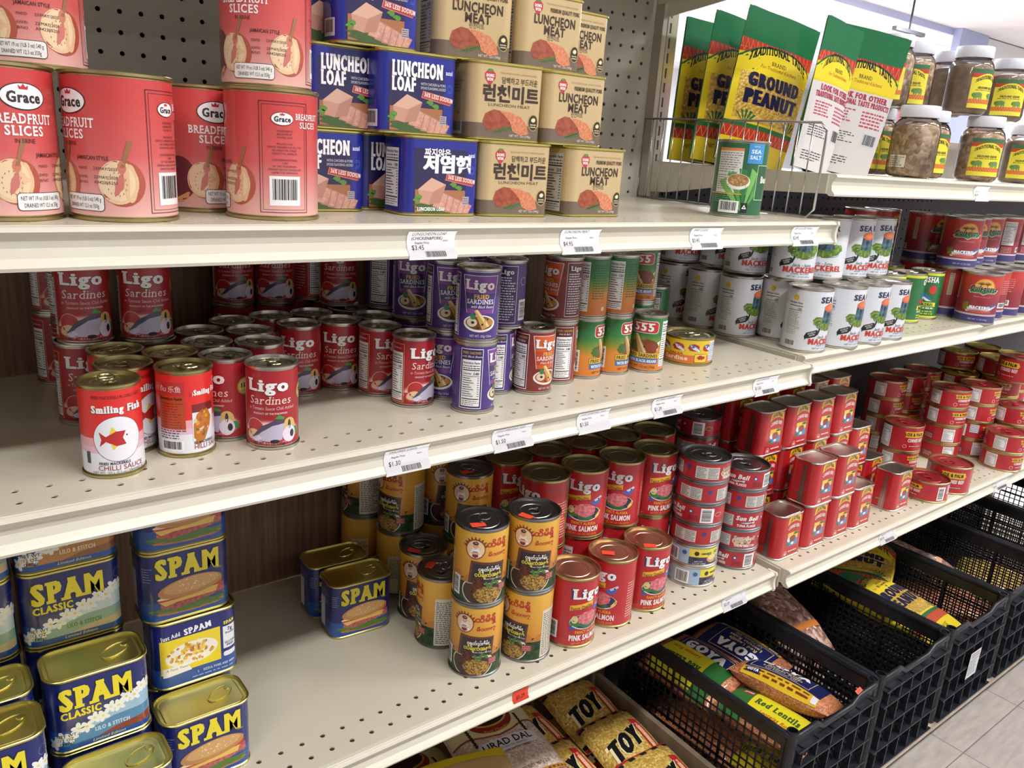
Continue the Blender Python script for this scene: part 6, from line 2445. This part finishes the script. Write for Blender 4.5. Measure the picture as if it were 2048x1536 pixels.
def jar_proto(key, content, side_label=True):
    r, H = .042, .130
    bm = bmesh.new()
    lathe(bm, [(0, .003), (r - .014, .0005), (r - .008, .001), (r - .002, .006), (r, .014), (r, .088), (r - .003, .098), (r - .008, .105), (r - .0115, .1075), (r - .0115, .116)], 40)
    parts = [('glass', mk('glass', bm, CLEAR))]
    bm = bmesh.new()
    q = .0016
    lathe(bm, [(0, .005), (r - .014, .003), (r - .008, .0035), (r - q - .002, .008), (r - q, .015), (r - q, .086), (r - .004, .092), (r - .016, .097), (.010, .0945), (0, .093)], 40)
    parts.append(('contents', mk('contents', bm, content)))
    bm = bmesh.new()
    lathe(bm, [(r - .0075, .1085), (r - .0068, .1095), (r - .0068, .128), (r - .008, .130), (r - .012, .1295), (0, .1295)], 40)
    parts.append(('lid', mk('lid', bm, M('d6d8e4', .4, name='white_lid'))))
    cuts = [(-pi + 2 * pi * k / CUTN) * r for k in range(1, CUTN)]
    parts.append(('label', mesh_only(bake_art('label', jar_art(), cyl_wrap(r + .0003, .012), cuts, finish=(.45, 0, .5)))))
    if side_label:
        a = Art()
        a.rect(-17, 0, 17, 22, 'cfc8bc', 0)
        a.lines(-15, 2, 15, 20, 5, '6a645c', 1, .4, 3)
        parts.append(('side_label', mesh_only(bake_art('side_label', a, (lambda f: lambda u, v, off: f(u - .130, v, off))(cyl_wrap(r + .0003, .018)), [c + .13 - q * 2 * pi * r for c in cuts for q in (0, 1)], finish=(.45, 0, .5)))))
    PROTO[key] = parts


jar_proto('jarn', NUTS)
jar_proto('jarp', POWDER)
JARS = [('jarn', 1.575, .805, 0, 140, 'jar of shelled nuts, lower front, first right of the pouches'),
        ('jarn', 1.700, .845, 0, 40, 'jar of shelled nuts, lower row, just behind the first front jar'),
        ('jarn', 1.845, .800, 0, 22, 'jar of shelled nuts, lower front, second from the pouches'),
        ('jarn', 1.955, .846, 0, 20, 'jar of shelled nuts, lower row, right of the second front jar'),
        ('jarp', 2.125, .825, 0, 10, 'jar of pale powder at the right edge of the picture'),
        ('jarn', 1.640, .925, 0, 20, 'jar of shelled nuts, lower row, partly covered by the pale pouch'),
        ('jarn', 1.552, .905, 0, 30, 'jar of shelled nuts, lower row, mostly hidden by the pale pouch'),
        ('jarp', 1.790, .905, 0, 0, 'jar of pale powder, lower row, hidden behind two front jars'),
        ('jarn', 1.598, .893, 1, -8, 'jar of shelled nuts, upper left one beside the pale pouch'),
        ('jarn', 1.705, .905, 1, 0, 'jar of shelled nuts, upper row, second from the pale pouch'),
        ('jarp', 1.800, .832, 1, 52, 'jar of grey powder, tallest in view, on the upper row'),
        ('jarp', 1.862, .905, 1, 80, 'jar of grey powder on the upper row, behind the tallest one'),
        ('jarp', 2.010, .845, 1, 14, 'jar of pale powder, last on the right of the upper row')]
for key, x, y, l, th, lab in JARS:
    spawn(key, 'peanut_jar', lab, 'jar', (x, y, ZS + l * .130), atan2(-x, y) + radians(th), 'clear jars on the upper right shelf')

# ------------------------------------------------------------------ crates on the base deck
PLAST = noisy('black_plastic', '14171d', '20242c', 40, .4)
CW, CD, CH = .298, .43, .245


def crate_parts():
    out = []
    w, d = CW / 2, CD

    def lattice(bm, fm, n0, n1, a0, a1, b0, b1, t=.0032, bar=.0036):
        for i in range(n0 + 1):
            a = a0 + (a1 - a0) * i / n0
            hw = bar / 2 * (2.2 if i % 8 == 0 else 1)
            fm(bm, a - hw, a + hw, b0, b1, t)
        for j in range(n1 + 1):
            b = b0 + (b1 - b0) * j / n1
            hw = bar / 2 * (2.0 if j % 5 == 0 else 1)
            fm(bm, a0, a1, b - hw, b + hw, t)
    for sx in (-1, 1):
        bm = bmesh.new()
        x = sx * (w - .006)

        def fm(bm, a0, a1, b0, b1, t, x=x):
            box(bm, x - t / 2, x + t / 2, a0, a1, b0, b1)
        lattice(bm, fm, 24, 12, .022, d - .022, .012, CH - .034, t=.0022, bar=.0028)
        box(bm, x - .002, x + .002, .016, d - .016, CH - .034, CH - .008)
        box(bm, x - .002, x + .002, .016, d - .016, .002, .014)
        out.append(('side_panel', bm))
    for y in (.006, d - .006):
        bm = bmesh.new()

        def fm2(bm, a0, a1, b0, b1, t, y=y):
            box(bm, a0, a1, y - t / 2, y + t / 2, b0, b1)
        lattice(bm, fm2, 20, 11, -w + .02, w - .02, .012, CH - .06, bar=.0045)
        box(bm, -w + .016, w - .016, y - .002, y + .002, CH - .06, CH - .016)
        s = -1 if y < d / 2 else 1
        for k in range(6):
            xx = -w + .03 + (CW - .06) * k / 5
            a, b = sorted((y, y + s * .012))
            box(bm, xx - .0016, xx + .0016, a, b, .006, CH - .03)
        for z in (.006, .062, .118, .174, CH - .034):
            a, b = sorted((y, y + s * .014))
            box(bm, -w + .014, w - .014, a, b, z - .0016, z + .0016)
        out.append(('end_panel', bm))
    bm = bmesh.new()
    for i in range(15):
        xx = -w + .012 + (CW - .024) * i / 14
        box(bm, xx - .003, xx + .003, .01, d - .01, .002, .006)
    for i in range(21):
        yy = .012 + (d - .024) * i / 20
        box(bm, -w + .01, w - .01, yy - .003, yy + .003, .002, .006)
    out.append(('floor_grid', bm))
    bm = bmesh.new()
    rc = .022
    pts = []
    for cx, cy, a in ((w - rc, rc, -90), (w - rc, d - rc, 0), (-w + rc, d - rc, 90), (-w + rc, rc, 180)):
        for k in range(6):
            t = radians(a + 18 * k)
            dz = .0
            pts.append((cx + (rc - .004) * cos(t), cy + (rc - .004) * sin(t), CH - .006 + dz))
    n = len(pts)
    full = []
    for i in range(n):
        p, q = pts[i], pts[(i + 1) % n]
        full.append(p)
        if hypot(p[0] - q[0], p[1] - q[1]) > .1 and abs(p[1] - q[1]) < .01:
            # the end rims dip in the middle for a hand hold
            for f, dz in ((.22, 0), (.30, -.014), (.70, -.014), (.78, 0)):
                full.append((p[0] + (q[0] - p[0]) * f, p[1] + (q[1] - p[1]) * f, p[2] + dz))
    tube(bm, full, .0062, 8, True)
    out.append(('rim', bm))
    for sx in (-1, 1):
        for y in (.012, d - .012):
            bm = bmesh.new()
            lathe(bm, [(.011, .0), (.011, CH + .002), (.0085, CH + .002), (.0085, .004), (0, .004)], 14)
            bmesh.ops.translate(bm, verts=bm.verts[:], vec=(sx * (w - .013), y, 0))
            out.append(('corner_post', bm))
    return [(n, mk(n, b, PLAST, smooth=False)) for n, b in out]


PROTO['crate'] = crate_parts()
ZD = .0855
CRX = [1.315 + .3035 * k for k in range(6)]
CR_LAB = ['black plastic crate of orange lentil bags, nearest one', 'black plastic crate with a bag of speckled beans, nearly empty', 'black plastic crate with a yellow and green peanut bag and white sheet',
          'black plastic crate fourth from the left with an orange tagged bag', 'black plastic crate fifth from the left, mostly under the shelf', 'black plastic crate farthest to the right']
for k, x in enumerate(CRX):
    spawn('crate', 'plastic_crate', CR_LAB[k], 'crate', (x, .598, ZD), 0, 'black crates on the base deck')
a = Art()
a.rect(-30, 0, 30, 78, 'd8d8de', 0)
for i, t_ in enumerate(('SUPERIOR FRUIT', 'PACKED BY THE GROWERS')):
    a.text(t_, 0, 68 - i * 8, 4, '4a4a54', w=46, bold=.02, L=1)
a.lines(-26, 8, 26, 56, 8, '6a6a74', 1, .4, 3)
o = bake_art('paper_label', a, lambda u, v, off: (u, -.0004 - off, v), finish=(.6, 0, .4))
o.location = (CRX[2] - .015, .5885, ZD + .085)
o.scale = (.9, 1, .9)
tag(o, 'white printed sheet hung on the front of the third crate', 'label')
a = Art()
a.rect(-11, 0, 11, 8, 'ea5236', 0)
a.text('$2.99', 0, 2, 3.6, '6a1a10', w=13, L=1)
o = bake_art('price_sticker', a, lambda u, v, off: (u, -off, v), finish=(.5, 0, .4))
o.location = (CRX[0] + .075, .6015, ZD + CH + .0005)
o.rotation_euler = (radians(-60), 0, .1)
tag(o, 'small orange sticker on the rim of the nearest crate', 'price sticker')

X0 = CRX[0]
BG = 'bags of lentils in the nearest crate'
def lb(label, art, x, y, z, rz, seed, rx=0.0, ry=0.0, W=.155, L=.235, T=.05):
    R = Matrix.Rotation(rz, 4, 'Z') @ Matrix.Rotation(rx, 4, 'X') @ Matrix.Rotation(ry, 4, 'Y')
    return pillow('lentil_bag', label, 'bag', L, W, T, art, LENTIL, (x, y, z), R.to_euler(), BG, seed)


for k, (x, y, z, rz, lab) in enumerate((
        (-.075, .90, .030, 1.5, 'lentil bag lowest in the nearest crate, left rear'), (.07, .90, .030, 1.6, 'lentil bag lowest in the nearest crate, right rear'),
        (-.07, .70, .030, 1.4, 'lentil bag lowest in the nearest crate, left front'), (.07, .70, .030, 1.7, 'lentil bag lowest in the nearest crate, right front'),
        (-.085, .82, .085, 1.6, 'lentil bag in the middle layer along the left lattice'), (.03, .84, .085, 1.5, 'lentil bag in the middle layer, centre of the nearest crate'))):
    lb(lab, None, X0 + x, y, ZD + z, rz, 3 + k, W=.12, L=.19, T=.05)
lb('green lentil bag low in the front left corner of the nearest crate', art_lentil_green(), X0 - .078, .675, ZD + .088, radians(100), 19, W=.12, L=.13, T=.05)
lb('blue label lentil bag lying along the right wall of the crate', art_lentil_blue(), X0 + .083, .885, ZD + .160, radians(92), 7, rx=-.1, T=.055, W=.125, L=.215)
lb('blue label lentil bag in the middle of the crate', art_lentil_blue(), X0 - .018, .895, ZD + .155, radians(-88), 8, rx=.12, T=.055, W=.125, L=.215)
lb('yellow Red Lentils bag with orange sticker along the left wall', art_lentil_green(), X0 - .080, .890, ZD + .172, radians(93), 9, rx=-.2, T=.05, W=.115, L=.20)
lb('blue and yellow lentil bag on top at the crate front', art_lentil_blue(), X0 + .040, .735, ZD + .185, radians(-78), 10, rx=-.35, T=.06, L=.215, W=.125)
lb('green ended lentil bag at the front left of the crate', art_lentil_green(), X0 - .062, .705, ZD + .170, radians(-80), 11, rx=-.12, T=.055, L=.20, W=.12)


def plain_bag(name, label, W, L, T, mat, loc, rot, seed, art=None, group=None):
    return pillow(name, label, 'bag', W, L, T, art, mat, loc, rot, group, seed, wrinkle=.003)


def art_orange_straps():
    a = Art()
    a.poly([(-90, -70), (90, -50), (90, -34), (-90, -56)], 'c87a34', 1)
    a.poly([(-90, 60), (90, 80), (90, 92), (-90, 72)], 'c87a34', 1)
    return a


plain_bag('bean_bag', 'clear bag of speckled pink beans with orange bands in the second crate', .16, .215, .07, PINTO, (CRX[1] - .045, .890, ZD + .190), (.30, .16, -.15), 13, art_orange_straps(), 'bean bags in the second crate')
plain_bag('bean_bag', 'second clear bag of speckled beans just under the first one', .16, .22, .06, PINTO, (CRX[1] - .040, .905, ZD + .115), (.15, 0, -.1), 14, art_orange_straps(), 'bean bags in the second crate')
plain_bag('bean_bag', 'third clear bag of speckled beans at the bottom of the second crate', .16, .22, .06, PINTO, (CRX[1] - .030, .915, ZD + .045), (0, 0, 0), 12, art_orange_straps(), 'bean bags in the second crate')


def art_trad_lying():
    a = Art()
    a.place(traditional(.20, .30), 0, -150)
    return a


plain_bag('peanut_bag', 'yellow and green peanut bag slumped over the third crate', .20, .30, .07, M('d8c42c', .25, name='yellow_film'), (CRX[2] - .055, .775, ZD + .185), (.12, .10, .12), 15, art_trad_lying())
plain_bag('peanut_bag', 'green topped peanut bag behind the slumped one in third crate', .19, .28, .06, M('d8c42c', .25, name='yellow_film'), (CRX[2] + .02, .925, ZD + .205), (.10, -.12, -1.15), 16, art_trad_lying())
plain_bag('bean_bag', 'clear bag with an orange tag in the fourth crate', .11, .20, .05, PINTO, (CRX[3] - .055, .87, ZD + .185), (.1, .1, .15), 17, art_orange_straps())
for k, (dx, z) in enumerate(((-.07, .036), (.07, .036), (-.06, .10))):
    plain_bag('lentil_bag', 'lentil bag seen through the lattice of the fourth crate, ' + ('left', 'right', 'upper')[k] + ' one', .15, .22, .05, LENTIL, (CRX[3] + dx, .80, ZD + z), (0, 0, .3 * k), 18 + k, None, 'bags inside the fourth crate')
for k, (dx, z) in enumerate(((-.06, .036), (.07, .036))):
    plain_bag('bean_bag', 'bag of beans seen through the lattice of the fifth crate, ' + ('left', 'right')[k] + ' one', .15, .22, .05, MUNG, (CRX[4] + dx, .80, ZD + z), (0, 0, .3 * k), 22 + k, None, 'bags inside the fifth crate')

# bags lying on the left base deck
MG = 'yellow bean bags on the base deck'


def mung(label, x, y, z, rz, seed, rx=0.0, ry=0.0):
    R = Matrix.Rotation(rz, 4, 'Z') @ Matrix.Rotation(rx, 4, 'X') @ Matrix.Rotation(ry, 4, 'Y')
    return pillow('mung_bag', label, 'bag', .138, .165, .048, art_mung(), MUNG, (x, y, z), R.to_euler(), MG, seed, pn=3)


mung('yellow bean bag farthest back beside the brown divider board', 1.048, .990, ZD + .080, -.03, 31, rx=.16)
mung('yellow bean bag, second from the back beside the divider board', 1.046, .872, ZD + .080, -.05, 32, rx=.16)
mung('yellow bean bag, third from the back beside the divider board', 1.040, .755, ZD + .080, -.04, 33, rx=.16)
mung('yellow bean bag lowest at the back by the divider board', 1.045, .985, ZD + .026, 0, 34)
mung('yellow bean bag lowest at the front by the divider board', 1.040, .80, ZD + .026, 0, 35)
mung('yellow bean bag left of the farthest one, beside the pale split bean bag', .905, 1.000, ZD + .070, .05, 36, rx=.14)
mung('yellow bean bag half covered by the pale split bean bag', .900, .880, ZD + .070, .02, 37, rx=.14)
mung('yellow bean bag in the near left corner of the yellow heap', .893, .762, ZD + .070, .04, 38, rx=.14)
for k, (x, y, z, rz, rx, lab) in enumerate(((.800, .950, .128, -.08, .10, 'pale split bean bag printed URAD DAL'), (.785, .800, .075, -.06, .06, 'pale split bean bag lying under the URAD DAL one, nearer front'), (.655, 1.000, .060, -.04, .03, 'pale split bean bag left of the URAD DAL one'))):
    R = Matrix.Rotation(rz, 4, 'Z') @ Matrix.Rotation(rx, 4, 'X')
    pillow('dal_bag', lab, 'bag', .185, .245, .055, art_urad(), URAD, (x, y, ZD + z), R.to_euler(), 'pale dal bags', 41 + k)
R = Matrix.Rotation(-.20, 4, 'Z') @ Matrix.Rotation(.08, 4, 'X')
pillow('flour_bag', 'yellow topped suji bag across the pale dal bags', 'bag', .19, .285, .055, art_flour(0), M('d4b47c', .4, name='cream_film'), (.655, .815, ZD + .160), R.to_euler(), None, 44)
pillow('flour_bag', 'grey flour bag with a round blue IN TOWN emblem', 'bag', .18, .26, .055, art_flour(1), M('c9c0b2', .45, name='grey_film'), (.500, .965, ZD + .11), (.05, 0, -.05), None, 45)

# ------------------------------------------------------------------ goods on a far shelf behind
t = thing('far_shelf', 'far shelf behind the peanut jars with maroon boxes', 'shelf', (6.3, 3.0, 0))
link_mesh('deck', (lambda b: (box(b, -1.2, 1.6, 0, .4, 1.50, 1.53), b)[1])(bmesh.new()), BEIGE, t)
link_mesh('back_panel', (lambda b: (box(b, -1.2, 1.6, .4, .42, 0, 1.53), b)[1])(bmesh.new()), BEIGE, t)
link_mesh('base', (lambda b: (box(b, -1.2, 1.6, 0, .4, 0, .10), b)[1])(bmesh.new()), BEIGE, t)
a = Art()
a.text('MATZO', 0, 150, 50, 'e4c8cc', w=170, bold=.05, shear=.2, L=1)
a.rect(-105, 10, 105, 120, '8a7a88', 1)
for k, (x, c, lab) in enumerate(((5.95, 'a83844', 'red box on the far shelf seen between the peanut jars'), (6.28, '6a2038', 'maroon box on the far shelf behind the tallest jar'), (7.2, '6a1f3c', 'maroon box on the far shelf at the right edge of the picture'))):
    t = thing('cereal_box', lab, 'box', (x, 3.05, 1.531), 0, 'boxes on the far shelf')
    bm = bmesh.new()
    box(bm, -.12, .12, 0, .09, 0, .30)
    bmesh.ops.bevel(bm, geom=bm.edges[:], offset=.004, segments=2, affect='EDGES')
    link_mesh('carton', bm, M(c, .5), t)
    o = bake_art('print', a, lambda u, v, off: (u, -.0005 - off, v), finish=(.5, 0, .4), parent=t)
